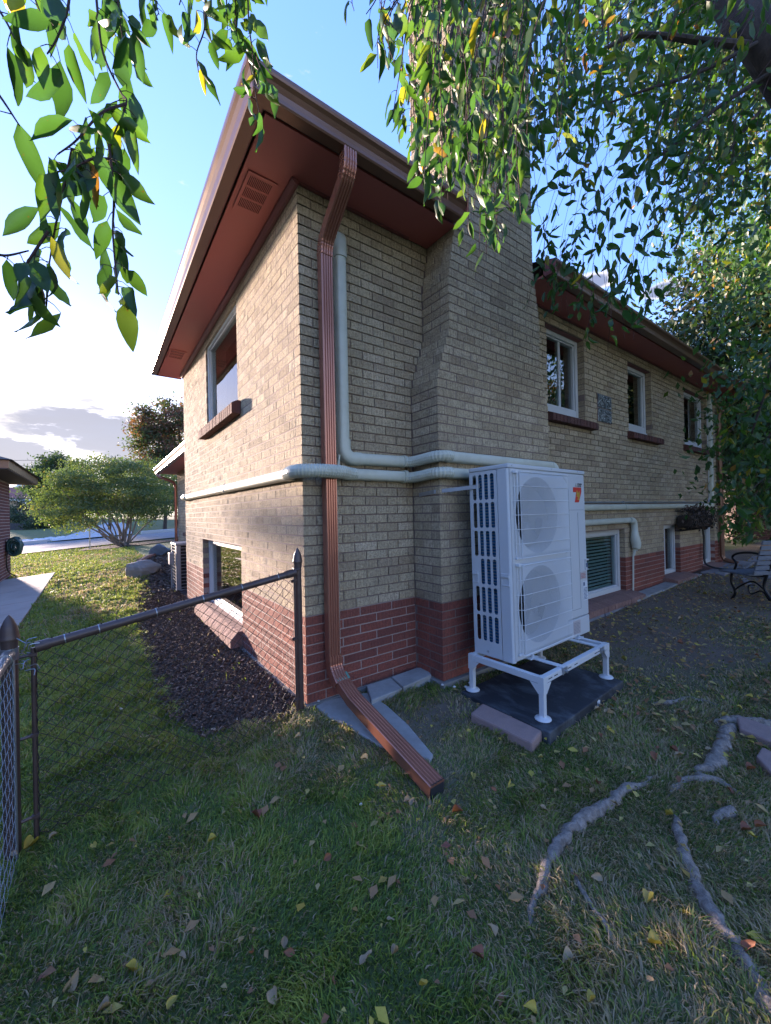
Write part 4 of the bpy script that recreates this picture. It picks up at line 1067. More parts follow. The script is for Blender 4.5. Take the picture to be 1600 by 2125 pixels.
for (x, z) in ((.76, .17), (.74, .69), (.75, .02)):
    b = MB(); b.tube([(x, -.006, z), (x, .0, z)], .004, 8); hp(b, 'screw', MT['steel'])
b = MB(); b.tube([(-.003, .21, .035), (.002, .21, .035)], .008, 8); hp(b, 'screw', MT['steel'])
# feet of the unit
for fx in (.20, .86):
    b = MB(); b.box((fx-.045, -.03, -.003), (fx+.045, .05, .004)); b.box((fx-.045, D_-.05, -.003), (fx+.045, D_+.03, .004)); b.tube([(fx, -.012, .0), (fx, -.012, .026)], .007, 8); b.tube([(fx, -.012, .006), (fx, -.012, .013)], .013, 6); hp(b, 'mounting_foot', MT['standw'])
# metal strap to the chimney
ST = empty('steel_strap', (1.0, -.4, .83), 'thin perforated steel strap bracing the tall heat pump to the chimney side', 'strap')
b = MB(); b.bar((.953, -.085, .822), (.953, -.26, .838), .0025, .030, up=(0, 0, 1)); b.bar((.953, -.26, .838), (1.118, -.535, .862), .0025, .028); b.bar((1.114, -.53, .862), (1.112, -.565, .866), .0025, .03)
for t in (.2, .7): b.tube([(.949, -.085-.175*t, .822+.016*t), (.955, -.085-.175*t, .822+.016*t)], .006, 8)
o = b.build('strap', MT['steel'], None); child_world(o, ST)

# ================================================================= STAND
SA = Vector((1.072, -1.062, -.345)); SB = Vector((2.030, -1.012, -.345)); SBK = .575
STD = empty('metal_stand', (SA.x, SA.y, -.605), 'white steel stand with four round feet under the heat pump', 'stand')
ux = (SB-SA).normalized(); uy = Vector((-ux.y, ux.x, 0)); LX = (SB-SA).length
STD.rotation_euler = (0, 0, math.atan2(ux.y, ux.x))
HS = .26
def st(b, name, mat=None, **k): return b.build(name, mat or MT['standw'], STD, **k)
t_ = .036
for y in (.0, SBK-t_):
    b = MB(); b.box((.0, y, HS-.042), (LX, y+t_, HS)); st(b, 'long_beam', bevel=.003)
for x in (.0, LX-t_):
    b = MB(); b.box((x+.001, t_+.001, HS-.043), (x+t_-.001, SBK-t_-.001, HS-.001)); st(b, 'side_beam', bevel=.003)
for x in (.235, .80):
    b = MB(); b.box((x, -.006, HS-.0005), (x+.040, SBK+.006, HS+.008)); b.box((x, -.006, HS-.045), (x+.002, -.002, HS)); b.box((x+.013, .06, HS+.0075), (x+.026, .16, HS+.0095)); rail = st(b, 'cross_rail', bevel=.002, seg=1)
    b = MB(); b.box((x-.006, -.012, HS-.034), (x+.046, -.0065, HS+.004)); b.tube([(x+.02, -.026, HS-.02), (x+.02, -.012, HS-.02)], .009, 6); st(b, 'clamp_bolt', MT['steel'])
for (x, y) in ((0, 0), (LX-t_, 0), (0, SBK-t_), (LX-t_, SBK-t_)):
    b = MB(); b.box((x+.001, y+.001, .018), (x+t_-.001, y+t_-.001, HS-.043)); leg = st(b, 'leg', bevel=.003)
    sx = 1 if x == 0 else -1; cx = x+t_/2; cy = y+t_/2; xi = x+t_ if x == 0 else x; sy = 1 if y == 0 else -1; yi = y+t_ if y == 0 else y
    b = MB()
    fy = y-.002 if y == 0 else y+t_
    b.add([(xi, fy, HS-.043), (xi+sx*.055, fy, HS-.043), (xi, fy, HS-.105), (xi, fy+.002, HS-.043), (xi+sx*.055, fy+.002, HS-.043), (xi, fy+.002, HS-.105)], [(0, 1, 2), (5, 4, 3), (0, 3, 4, 1), (1, 4, 5, 2), (2, 5, 3, 0)])
    fx = x-.002 if x == 0 else x+t_
    b.add([(fx, yi, HS-.043), (fx, yi+sy*.055, HS-.043), (fx, yi, HS-.105), (fx+.002, yi, HS-.043), (fx+.002, yi+sy*.055, HS-.043), (fx+.002, yi, HS-.105)], [(0, 1, 2), (5, 4, 3), (0, 3, 4, 1), (1, 4, 5, 2), (2, 5, 3, 0)])
    b.box((x-.002, y-.002, HS-.105), (x+t_+.002, y+t_+.002, HS+.001)); b.build('corner_gusset', MT['standw'], leg)
    b = MB(); b.lathe([(.048, 0), (.050, .003), (.047, .008), (.036, .013), (.022, .018), (.019, .024)], (cx, cy, 0), 24); ft = b.build('foot', MT['standw'], leg, smooth=True)
# slots on the front beam
b = MB()
for x in (.06, .13, .31, .40, .71, .76): b.box((x, -.0008, HS-.024), (x+.045, .0005, HS-.018))
st(b, 'adjust_slots', MT['blackink'])
# pad
PAD = [(.985, -1.150), (2.052, -1.100), (2.025, -.425), (.975, -.470)]
b = MB(); b.prism(PAD, -.695, -.607); pad = b.build('equipment_pad', MT['pad'], None, bevel=.008, seg=2); tag(pad, 'black plastic equipment pad under the white stand, dusty on top', 'pad')
pl_ = MB(); d = (Vector(PAD[1])-Vector(PAD[0])).normalized(); n_ = Vector((d.y, -d.x)); c = Vector(PAD[0])+d*.62
pl_.add([(*(c+n_*.002+d*a), z) for a, z in ((0, -.66), (.042, -.66), (.042, -.625), (.020, -.615), (0, -.625))], [(0, 1, 2, 3, 4)]); s_ = pl_.build('sticker', MT['stickerw'], pad)
pr = MB()
for k in range(3): q0 = c+n_*.003+d*.006; q1 = c+n_*.003+d*(.034-.006*k); z = -.652+.009*k; pr.add([(*q0, z), (*q1, z), (*q1, z+.003), (*q0, z+.003)], [(0, 1, 2, 3)])
pr.build('print', MT['stickerb'], s_)

# ================================================================= pavers, slabs
def slab_thing(name, poly, zt, th, mat, label, cat, bevel=.008, group=None, tilt=None):
    b = MB(); zf = (lambda x, y: gzf(x, y)+zt) if not tilt else tilt
    b.prism(poly, lambda x, y: zf(x, y)-th, zf); o = b.build(name, mat, None, bevel=bevel, seg=2); tag(o, label, cat, group); return o
slab_thing('paving_brick', [(.775, -.735), (.935, -.700), (.990, -1.10), (.835, -1.135)][::-1], .060, .07, MT['paver'], 'pinkish paving brick lying in the grass against the left edge of the black pad', 'paver', .012)
slab_thing('paving_brick', [(1.96, -1.78), (2.15, -1.72), (2.10, -2.05), (1.90, -2.05)][::-1], .05, .06, MT['paver'], 'pinkish paving brick by the tree root, the farther of two at the right edge', 'paver', .01)
slab_thing('paving_brick', [(1.70, -1.90), (1.83, -1.90), (1.76, -2.10), (1.58, -2.04), (1.58, -1.98)][::-1], .05, .06, MT['paver'], 'pinkish paving brick at the right edge, the nearer of two by the tree root', 'paver', .01)
slab_thing('concrete_slab', [(.36, -.235), (.635, -.225), (.665, -.045), (.45, -.035)], .045, .08, MT['concrete'], 'pale concrete slab by the wall, the one partly behind the gutter extension', 'slab', .006)
slab_thing('concrete_slab', [(.645, -.225), (.945, -.195), (1.0, -.07), (.935, -.03), (.675, -.045)], .052, .08, MT['concrete'], 'pale concrete slab by the chimney corner, the right one of two', 'slab', .006)
slab_thing('splash_slab', SPLASH, .018, .06, MT['concrete'], 'broken grey concrete splash slab under the gutter extension at the house corner', 'slab', .008)
cb = [(0, -.02, .0), (.11, -.09, .0)]
for i, (x0, x1) in enumerate(((2.75, 3.72), (3.73, 4.62), (4.63, 5.45), (5.46, 6.3), (6.31, 7.2))):
    slab_thing('concrete_slab', [(x0, -.20-.01*(i % 2)), (x1, -.20+.01*(i % 2)), (x1, -.025), (x0, -.025)], .028-.004*(i % 2), .06, MT['concrete'] if i > 1 else MT['flag'],
               ['flat grey slab along the wall behind the heat pump stand', 'flat grey slab along the wall below the blind-covered window', 'flat pale slab along the wall just right of the thin drain pipe', 'flat pale slab along the wall left of the narrow basement window', 'flat pale slab along the wall below the narrow basement window'][i], 'slab', .006)
FS = [([(7.4, -.45), (8.3, -.40), (8.3, -.15), (7.4, -.12)], 'flagstone along the wall under the dark hanging basket'), ([(8.4, -.5), (9.4, -.45), (9.5, -.1), (8.4, -.1)], 'flagstone at the far house corner by the copper downspout'), ([(6.6, -.98), (7.3, -.75), (7.35, -.66), (6.62, -.88)], 'long narrow edging stone slanting out from the wall'),
      ([(7.6, -1.1), (8.3, -.9), (8.35, -.65), (7.7, -.75)], 'flagstone in the far path, left of the bench'), ([(8.5, -1.1), (9.3, -.9), (9.3, -.6), (8.55, -.65)], 'flagstone in the far path beyond the house corner'), ([(9.5, -1.0), (10.6, -.8), (10.6, -.2), (9.6, -.3)], 'pale flagstone farthest along the path')]
for p, l in FS: slab_thing('flagstone', p, .03, .06, MT['flag'], l, 'flagstone', .008)
b = MB()
for (x, y, s) in ((.25, -.22, .012), (.08, -.01, .01), (.62, -.17, .012), (1.05, -.45, .014), (.98, -.40, .012), (1.12, -.42, .010), (.93, -.33, .012), (-.4, -1.7, .01), (-.15, -.9, .008), (-1.0, .9, .014)):
    z = gzf(x, y)+.03; b.lathe([(.001, -s*.5), (s*.8, -s*.3), (s, 0), (s*.7, s*.4), (.001, s*.5)], (x, y, z), 7)
o = b.build('white_pebbles', MT['chalk'], None, smooth=True); tag(o, 'small white stone chips scattered by the wall and lawn', 'pebbles', kind='stuff')

# ================================================================= FENCES
def fence_post(p, x, y, z0, z1, r, parent, cap_r):
    b = MB(); b.tube([(x, y, z0-.1), (x, y, z1)], r, 16); po = b.build('post', MT['brownpost'], None, smooth=True); child_world(po, parent)
    b = MB(); cr = cap_r; h = cr*3.4
    b.lathe([(cr*.82, -.035), (cr*.86, -.01), (cr*.9, .0), (cr*1.02, .002), (cr*1.02, .008), (cr*.97, .012), (cr*.92, h*.25), (cr*.74, h*.5), (cr*.45, h*.72), (cr*.2, h*.84), (.0008, h*.9)], (x, y, z1), 20)
    c = b.build('post_cap', MT['brownpost'], po, smooth=True); return po
FE = empty('chain_link_gate', (-.7, -.1, -.68), 'brown chain-link fence panel between the house corner and the left post', 'fence')
Rt = Vector((-.085, -.055, .315)); Lf = Vector((-1.335, -.150, .130))
fence_post('p', -.060, -.030, gzf(-.06, -.03), .375, .023, FE, .031)
b = MB(); b.tube([Rt, Lf], .0212, 14); o = b.build('top_rail', MT['brownpost'], None, smooth=True); child_world(o, FE)
b = MB(); b.tube([Lf+Vector((0, 0, 0)), Lf+Vector((.05, .004, .0075))], .0245, 14); o = b.build('rail_end_cup', MT['brownpost'], None, smooth=True); child_world(o, FE)
b = MB(); b.tube([Rt+Vector((-.005, 0, -.0)), Rt+Vector((-.07, -.005, -.0104))], .0255, 14); b.tube([Rt+Vector((.03, .005, .018)), Rt+Vector((-.01, 0, .012))], .008, 8); b.tube([Rt+Vector((-.0, 0, .012)), Rt+Vector((-.02, 0, .016))], .017, 10)
o = b.build('rail_end_cup', MT['brownpost'], None, smooth=True); child_world(o, FE)
for p, zb in ((Rt, gzf(-.1, -.05)-.02), (Lf, gzf(-1.34, -.15)-.02)):
    b = MB(); b.tube([(p.x-.008, p.y, zb), (p.x-.008, p.y, p.z)], .0085, 10); o = b.build('tension_bar', MT['brownpost'], None, smooth=True); child_world(o, FE)
for z in (.26, -.11, -.50):
    b = MB(); b.tube([(-.093, -.055, z), (-.06, -.030, z)], .008, 8); b.tube([(-.06, -.03, z-.012), (-.06, -.03, z+.012)], .0235, 14); b.tube([(-.115, -.06, z), (-.08, -.05, z)], .011, 6); o = b.build('band', MT['brownpost'], None); child_world(o, FE)
for z in (.10, -.25, -.60):
    b = MB(); b.tube([(-1.343, -.15, z), (-1.41, -.165, z)], .007, 8); b.tube([(-1.33, -.15, z), (-1.355, -.15, z)], .012, 6); o = b.build('band', MT['brownpost'], None); child_world(o, FE)
# woven wire
def chainlink(parent, A, B, zA0, zA1, zB0, zB1, pitch, mat, r=.0014):
    """diamonds between A and B (xy), bottom z0 / top z1 at both ends"""
    A = Vector((*A, 0)); B = Vector((*B, 0)); L = (B-A).length; u = (B-A)/L; nrm = Vector((-u.y, u.x, 0)); b = MB()
    z0 = lambda s: zA0+(zB0-zA0)*s/L; z1 = lambda s: zA1+(zB1-zA1)*s/L
    nrow = int(max(zA1-zA0, zB1-zB0)/(pitch/2))+1; ncol = int(L/pitch)+1; zig = []
    for i in range(ncol*2+1):
        # zig-zag wire i runs vertically between s=i*p/2 and (i+1)*p/2
        s0 = i*pitch/2; pts = []
        for k in range(nrow+1):
            s = s0+(pitch/2 if (k+i) % 2 else 0); s = min(max(s, 0), L); t = k/nrow
            z = z0(s)+(z1(s)-z0(s))*t; wob = random.uniform(-.0015, .0015)
            pts.append(A+u*(s+wob)+nrm*(.004 if k % 2 else -.004)+Vector((0, 0, z+wob)))
        if s0 > L: continue
        t_ = pts[-1]; pts.append(t_+Vector((0, 0, .022))+u*.010)
        b.tube(pts, r, 4, cap=False)
    o = b.build('wire_mesh', mat, None); child_world(o, parent); return o
chainlink(FE, (-.105, -.052), (-1.335, -.15), gzf(-.1, -.05)+.01, .318, gzf(-1.33, -.15)+.02, .132, .060, MT['wire'], .0022)
b = MB()
for s in (.08, .18, .37, .55, .72, .90):
    p = Lf.lerp(Rt, s); d = (Rt-Lf).normalized(); b.tube([p-d*.002, p+d*.002], .0228, 12); b.tube([p+Vector((0, 0, .016)), p+Vector((.004, 0, .026))], .002, 5)
o = b.build('tie_wire', MT['galv'], None); child_world(o, FE)
F2 = empty('chain_link_fence', (-1.40, -1.2, -.7), 'galvanised chain-link fence with brown post running past the left edge of the view', 'fence')
fence_post('p', -1.415, -.175, gzf(-1.4, -.175), .185, .028, F2, .034)
b = MB(); b.tube([(-1.415, -.205, .125), (-1.420, -2.6, .09)], .019, 14); o = b.build('top_rail', MT['galv'], None, smooth=True); child_world(o, F2)
b = MB(); b.tube([(-1.415, -.19, .125), (-1.416, -.27, .124)], .024, 14); o = b.build('rail_end_cup', MT['galv'], None, smooth=True); child_world(o, F2)
b = MB(); b.tube([(-1.415, -.175, .10), (-1.415, -.175, .15)], .031, 14); o = b.build('post_collar', MT['galv'], None, smooth=True); child_world(o, F2)
chainlink(F2, (-1.398, -.215), (-1.404, -2.4), -.72, .13, -.78, .09, .060, MT['galv'], .0009)
b = MB(); b.tube([(-1.398, -.215, -.74), (-1.398, -.215, .125)], .006, 8); o = b.build('tension_bar', MT['galv'], None); child_world(o, F2)
b = MB(); rr = random.Random(5)
for k in range(16):
    p = Vector((-1.375+rr.uniform(-.02, .03), -.18+rr.uniform(-.03, .03), .12+rr.uniform(-.07, .05))); q = p+Vector((rr.uniform(-.03, .04), rr.uniform(-.03, .02), rr.uniform(-.035, .035))); m = (p+q)/2+Vector((rr.uniform(-.015, .015), rr.uniform(-.015, .015), .01)); b.tube(bez([p, m, q], 3), .0022, 5)
o = b.build('twisted_tie_wire', MT['galv'], None); child_world(o, F2)
b = MB(); b.tube([(-1.40, -2.62, -.9), (-1.40, -2.62, .2)], .03, 12); o = b.build('post', MT['brownpost'], None); child_world(o, F2)
# ================================================================= NEIGHBOUR HOUSE
NB = empty('neighbor_house', (-2.9, 9.5, -.7), 'dark red brick house at the left edge with a broad brown eave and hung hose', 'house')
def part(b, name, mat, parent, **k):
    o = b.build(name, mat, None, **k); child_world(o, parent); return o
b = MB(); b.box((-9, 7.8, -1.1), (-2.886, 10.894, 1.62)); part(b, 'wall', MT['mortarp'], NB)
b = MB()
for k in range(-12, 24):
    z = k*.072; y = 8.2-(.1 if k % 2 else 0)
    while y < 10.88:
        a, c = y+.005, min(y+.2, 10.9)-.004; y += .2
        if c-a < .03 or z+.07 > 1.61: continue
        vs, fs = brick_shape(c-a, .055, .05); P = Vector((-2.88, (a+c)/2, z+.035))
        b.add([P+Vector((0, 1, 0))*x+Vector((-1, 0, 0))*yy+Vector((0, 0, zz)) for x, yy, zz in vs], fs, random.random()+.001)
    x = -2.882
    while x > -5:
        vs, fs = brick_shape(.19, .055, .05); P = Vector((x-.1, 10.9, z+.035)); x -= .2
        if z+.07 < 1.61: b.add([P-Vector((1, 0, 0))*xx+Vector((0, -1, 0))*yy+Vector((0, 0, zz)) for xx, yy, zz in vs], fs, random.random()+.001)
o = part(b, 'brickwork', MT['neighbrick'], NB); tag(o, kind='stuff')
b = MB(); b.box((-9.4, 7.4, 1.63), (-2.44, 11.6, 1.65)); part(b, 'soffit', MT['brownwood'], NB)
b = MB(); b.box((-9.4, 7.4, 1.651), (-2.42, 11.62, 1.80)); part(b, 'fascia', MT['gutter'], NB)
b = MB(); v = [(-9.5, 7.3, 1.80), (-2.36, 7.3, 1.80), (-2.36, 11.68, 1.80), (-9.5, 11.68, 1.80), (-5.2, 9.5, 2.8), (-7.0, 9.5, 2.8)]
b.add(v, [(0, 1, 4, 5), (1, 2, 4), (2, 3, 5, 4), (3, 0, 5), (3, 2, 1, 0)]); part(b, 'roof', MT['roof'], NB)
SHADE_BLOCK = empty('neighbor_house', (-5, 0, -.8), 'unseen house-shaped block added beyond the left edge to shade the lawn', 'house')  # added out of view to keep the low sun off the foreground
b = MB(); b.box((-10, -9, -1.1), (-5.2, 6.6, 1.62)); part(b, 'wall', MT['neighbrick'], SHADE_BLOCK)
b = MB(); v = [(-12.4, -9.4, 1.76), (-4.75, -9.4, 1.76), (-4.75, 7.2, 1.76), (-12.4, 7.2, 1.76), (-8.4, 2, 3.2), (-8.4, -6, 3.2)]
b.add(v, [(0, 1, 5), (1, 2, 4, 5), (2, 3, 4), (3, 0, 5, 4), (3, 2, 1, 0)]); part(b, 'roof', MT['roof'], SHADE_BLOCK)
# hose reel on the neighbour's wall
HZ = empty('garden_hose', (-2.8, 10.3, .08), 'dark green garden hose hung in loops on the red brick wall at the left edge', 'hose')
b = MB(); rr = random.Random(3)
for k in range(20):
    y0 = 10.18+.021*k; r = .03+.17*((k*7) % 10)/9+rr.uniform(-.01, .01)
    pts = [(-2.74+rr.uniform(-.01, .01)+(.02+.55*r)*math.sin(a), y0+.03*math.cos(a), .10+r*math.cos(a)-(.06 if math.cos(a) < 0 else 0)) for a in [2*math.pi*i/16 for i in range(17)]]
    b.tube(pts, .017, 6)
part(b, 'coil', MT['greenhose'], HZ, smooth=True)
b = MB(); b.tube(bez([(-2.82, 10.16, .0), (-2.85, 10.1, -.25), (-2.84, 10.25, -.5), (-2.78, 10.6, -.64), (-2.75, 10.85, -.66)], 6), .013, 6); part(b, 'hanging_end', MT['blackhose'], HZ)
b = MB(); b.box((-2.88, 10.3, .20), (-2.62, 10.42, .24)); part(b, 'hanger', MT['steel'], HZ)

# ================================================================= OLD CONDENSER, BOULDERS
AC = empty('condenser', (.2, 5.35, -.6), 'old grey air conditioner condenser by the far left corner of the house', 'condenser')
x0, y0, x1, y1, z0, z1 = -.055, 5.02, .42, 5.60, -.585, .235
b = MB()
for (x, y) in ((x0, y0), (x1-.07, y0), (x0, y1-.07), (x1-.07, y1-.07)): b.box((x, y, z0+.04), (x+.07, y+.07, z1-.03))
b.box((x0-.004, y0-.004, z0), (x1+.004, y1+.004, z0+.04)); part(b, 'frame', MT['acold'], AC, bevel=.006)
b = MB(); b.box((x0-.012, y0-.012, z1-.035), (x1+.012, y1+.012, z1+.01)); part(b, 'top', MT['acold'], AC, bevel=.015, seg=3)
b = MB(); b.box((x0+.03, y0+.03, z0+.04), (x1-.03, y1-.03, z1-.04)); part(b, 'coil', MT['dark'], AC)
b = MB()
for k in range(13):
    z = z0+.07+k*.056
    b.box((x0+.07, y0+.004, z), (x1-.07, y0+.012, z+.010)); b.box((x0+.004, y0+.07, z), (x0+.012, y1-.07, z+.010))
part(b, 'grille', MT['acold'], AC)
b = MB(); b.box((x0-.09, y0+.10, -.12), (x0-.02, y0+.26, .08)); b.tube([(x0-.05, y0+.18, -.12), (x0-.05, y0+.18, -.56)], .014, 6); part(b, 'service_box', MT['acold'], AC, bevel=.006)
b = MB(); b.box((x0-.08, y0-.08, -.66), (x1+.06, y1+.08, -.585)); o = b.build('condenser_pad', MT['concrete'], None); tag(o, 'small concrete pad under the old grey condenser', 'pad')
def boulder(name, c, s, seed, mat, label):
    bm = bmesh.new(); bmesh.ops.create_icosphere(bm, subdivisions=3, radius=1)
    rr = random.Random(seed); dirs = [Vector((rr.gauss(0, 1), rr.gauss(0, 1), rr.gauss(0, .8))).normalized() for _ in range(16)]; ds = [rr.uniform(.50, .82) for _ in dirs]
    for v in bm.verts:
        for d, l in zip(dirs, ds):
            t = v.co.dot(d)
            if t > l: v.co -= d*(t-l)*.92
        v.co += v.co.normalized()*rr.uniform(-.03, .03)
        v.co = Vector((v.co.x*s[0], v.co.y*s[1], v.co.z*s[2]))
    me = bpy.data.meshes.new(name); bm.to_mesh(me); bm.free(); me.materials.append(mat)
    o = link(name, me); o.location = c; o.rotation_euler = (0, 0, R(rr.uniform(0, 360)) if seed > 50 else R(-20)); return tag(o, label, 'boulder')
boulder('boulder', (-.36, 7.25, gzf(-.36, 7.25)+.13), (.42, .30, .26), 4, MT['boulder'], 'large grey-brown boulder at the edge of the mulch bed')
boulder('boulder', (.30, 10.6, gzf(.30, 10.6)+.14), (.42, .35, .26), 9, MT['boulderb'], 'smaller blue-grey boulder farther back past the red edging')
b = MB(); pts = [(-.36, 9.0), (-.05, 10.0), (.75, 11.6)]
for i in range(2):
    p, q = pts[i], pts[i+1]; b.bar((p[0], p[1], gzf(*p)+.05), (q[0], q[1], gzf(*q)+.06), .05, .10)
o = b.build('landscape_edging', MT['edging'], None); tag(o, 'straight reddish landscape edging between the two boulders', 'edging')
# thin sign stake near the street
b = MB(); z = gzf(-1.41, 17.6); b.box((-1.435, 17.6, z-.1), (-1.395, 17.62, z+1.25)); o = b.build('street_stake', MT['steel'], None); tag(o, 'thin grey metal stake at the street edge left of the round shrub', 'post')

# ================================================================= FOLIAGE TOOLS
def rot_frames(n, rng, down=0.0, spread=1.0):
    """random leaf frames: returns X (n,3) width, Y (n,3) length, Z normal"""
    Y = rng.normal(size=(n, 3))*spread; Y[:, 2] -= down; Y /= np.linalg.norm(Y, axis=1, keepdims=True)
    A = rng.normal(size=(n, 3)); X = np.cross(Y, A); X /= np.linalg.norm(X, axis=1, keepdims=True); Z = np.cross(X, Y)
    return X, Y, Z
def leaf_cards(name, P, size, mat, parent=None, down=.2, rng=RNG, wide=.5, fold=.25, stuff=True, tint=None):
    """small folded leaves: 4 verts, 2 triangles each"""
    n = len(P); X, Y, Z = rot_frames(n, rng, down); s = size*(.7+.6*rng.random(n))[:, None]
    V = np.stack([P, P+Y*s*.5+X*s*wide*.5+Z*s*fold*.3, P+Y*s, P+Y*s*.5-X*s*wide*.5+Z*s*fold*.3], 1).reshape(-1, 3)
    i = np.arange(n)[:, None]*4; F = np.concatenate([i+np.array([[0, 1, 2]]), i+np.array([[0, 2, 3]])])
    t = (rng.random(n) if tint is None else tint)*.998+.001
    me = np_mesh(name, V, [F], mat, np.repeat(t, 4)); o = link(name, me); 
    if parent is not None: child_world(o, parent)
    if stuff: tag(o, kind='stuff')
    return o
def clumps(c, r, n, per, cr, rng, flat=.6, shell=.55, lower=-1.0, noise=.0):
    """leaf positions in clumps spread through an ellipsoid shell"""
    d = rng.normal(size=(n*3, 3)); d /= np.linalg.norm(d, axis=1, keepdims=True); d = d[d[:, 2] > lower][:n]
    rad = shell+(1-shell)*rng.random(len(d))**.7; lump = .82+.36*fbm(d[:, 0]*2.2+7, d[:, 1]*2.2+d[:, 2]*1.7, 5)
    C = np.array(c)+d*rad[:, None]*np.array(r)*lump[:, None]
    off = rng.normal(size=(len(C), per, 3))*cr*np.array([1, 1, flat])
    return C, (C[:, None]+off).reshape(-1, 3)
def make_tree(name, base, height, c, r, n, per, cr, leaf, mat, label, trunk_r=.15, bark='bark', cat='tree', flat=.6, shell=.45, lower=-.8, seed=1, limbs=14, group=None):
    rng = np.random.default_rng(seed); T_ = empty(name, base, label, cat, group)
    C, P = clumps(c, r, n, per, cr, rng, flat, shell, lower)
    tr = np.random.default_rng(seed+1).random(len(C))*.45; tint = np.clip(np.repeat(tr, per)+rng.random(len(P))*.55, 0, 1)
    leaf_cards('crown', P, leaf, MT[mat], T_, rng=rng, tint=tint)
    b = MB(); top = Vector(c)+Vector((0, 0, r[2]*.2)); B = Vector(base); mid = B.lerp(top, .5)+Vector((.1*trunk_r*8, 0, 0))
    pts = bez([B-Vector((0, 0, .2)), mid, top], 6); b.tube(pts, [trunk_r*(1-.75*i/len(pts)) for i in range(len(pts))], 8)
    for k in range(limbs):
        e = Vector(C[k*max(1, len(C)//limbs) % len(C)]); t = .25+.5*random.random(); s = pts[int(t*(len(pts)-1))]
        m = s.lerp(e, .5)+Vector((0, 0, -.04*(e-s).length)); L = bez([s, m, e], 4); b.tube(L, [trunk_r*.38*(1-.8*i/len(L)) for i in range(len(L))], 5, cap=False)
    part(b, 'trunk', MT[bark], T_, smooth=True); return T_

# far planting on the left
c = at(130, 1000, 42); make_tree('shade_tree', (c.x, c.y, .1), 8, tuple(c), (2.9, 2.9, 3.2), 110, 110, .42, .27, 'darktree', 'dark green tree behind the utility pole at the far left', .25, seed=21)
c = at(150, 965, 43); 
c = at(372, 915, 36); make_tree('russet_tree', (c.x, c.y, .2), 10, tuple(c), (3.9, 3.9, 3.8), 190, 130, .42, .25, 'redtree', 'tall dark russet-tinged tree behind the round shrub, left of the house corner', .3, seed=22)
c = at(340, 1010, 29); make_tree('green_tree', (c.x, c.y, -.1), 5, tuple(c), (2.4, 2.4, 2.0), 70, 80, .35, .17, 'bushleaf', 'light green tree between the round shrub and the house corner', .14, seed=23)
c = at(225, 985, 30); make_tree('green_tree', (c.x, c.y, -.2), 5, tuple(c), (1.6, 1.6, 1.5), 36, 70, .3, .15, 'bushleaf', 'small light tree peeping over the top of the round shrub', .12, seed=24)
c = at(35, 1062, 37); make_tree('green_tree', (c.x, c.y, -.5), 3, tuple(c), (1.0, 1.0, 1.5), 26, 60, .25, .16, 'hedge', 'narrow green tree against the tan house across the street', .1, seed=25)
for k, (px, py, d, rx, rz, lb) in enumerate(((72, 1088, 33, 1.3, .8, 'low dark green hedge across the street, left of the shrub'), (100, 1090, 34, 1.0, .7, 'low dark green hedge across the street behind the round shrub'), (38, 1082, 35, .8, .9, 'dark bush behind the dark fence across the street'))):
    c = at(px, py, d); make_tree('hedge', (c.x, c.y, c.z-.8), 2, tuple(c), (rx, rx, rz), 40, 60, .22, .15, 'hedge', lb, .05, cat='hedge', seed=30+k, limbs=4, shell=.3, lower=-1)
# background row of trees beyond the street on the right side of the gap
for k, (px, py, d, rr_) in enumerate(((320, 1035, 50, 3.5), (200, 1040, 55, 3.2))):
    c = at(px, py, d); make_tree('distant_tree', (c.x, c.y, .3), 6, tuple(c), (rr_, rr_, rr_*.8), 60, 70, .6, .35, 'darktree', ['distant dark tree seen through the gap right of the shrub', 'distant dark tree behind the round shrub', 'distant tree left of the photograph edge', 'farther tree outside the left edge'][k], .2, seed=40+k, limbs=6)

# round multi-stem shrub
SB_ = Vector((-.28, 17.4, gzf(-.28, 17.4))); SH = empty('shrub', SB_, 'large spreading multi-stemmed shrub with rounded green crown beside the street', 'shrub')
cc = at(232, 1030, 16.6); rng = np.random.default_rng(77)
C, P = clumps(tuple(cc), (2.70, 2.3, 1.72), 360, 110, .21, rng, .38, .30, -.8)
keep = ~((P[:, 2] < SB_.z+.75) & (np.hypot(P[:, 0]-SB_.x, P[:, 1]-SB_.y) < 1.25)); 
# lower skirt on the left
tint = np.clip(np.repeat(rng.random(len(C))*.5, 110)+rng.random(len(P))*.5, 0, 1)
leaf_cards('crown', P[keep], .085, MT['bushleaf'], SH, rng=rng, tint=tint[keep], wide=.55)
b = MB(); rs = random.Random(9)
for k in range(22):
    e = Vector(C[rs.randrange(len(C))]); a = rs.uniform(0, 6.28); s = SB_+Vector((.16*math.cos(a), .16*math.sin(a), -.05)); e2 = s.lerp(e, .9); m = s.lerp(e, .45)+Vector((rs.uniform(-.12, .12), rs.uniform(-.12, .12), -.05)); m2 = s.lerp(e, .7)+Vector((rs.uniform(-.15, .15), rs.uniform(-.1, .1), .05)); L = bez([s, m, m2, e2], 5)
    b.tube(L, [.034*(1-.8*i/len(L)) for i in range(len(L))], 6, cap=False)
    for q in range(2):
        s2 = L[6+q*2]; e3 = Vector(C[rs.randrange(len(C))]); 
        if (e3-s2).length < 1.3: b.tube([s2, s2.lerp(e3, .5)+Vector((0, 0, -.03)), e3], [.014, .010, .005], 5, cap=False)
part(b, 'stem', MT['stem'], SH, smooth=True)
sheet('shrub_bed', [(-1.8, 17.3), (-.9, 16.6), (.4, 16.6), (1.9, 17.0), (2.0, 18.0), (-1.6, 18.2)], .025, MT['mulchbed'], 'dark mulch under the round shrub', .5)

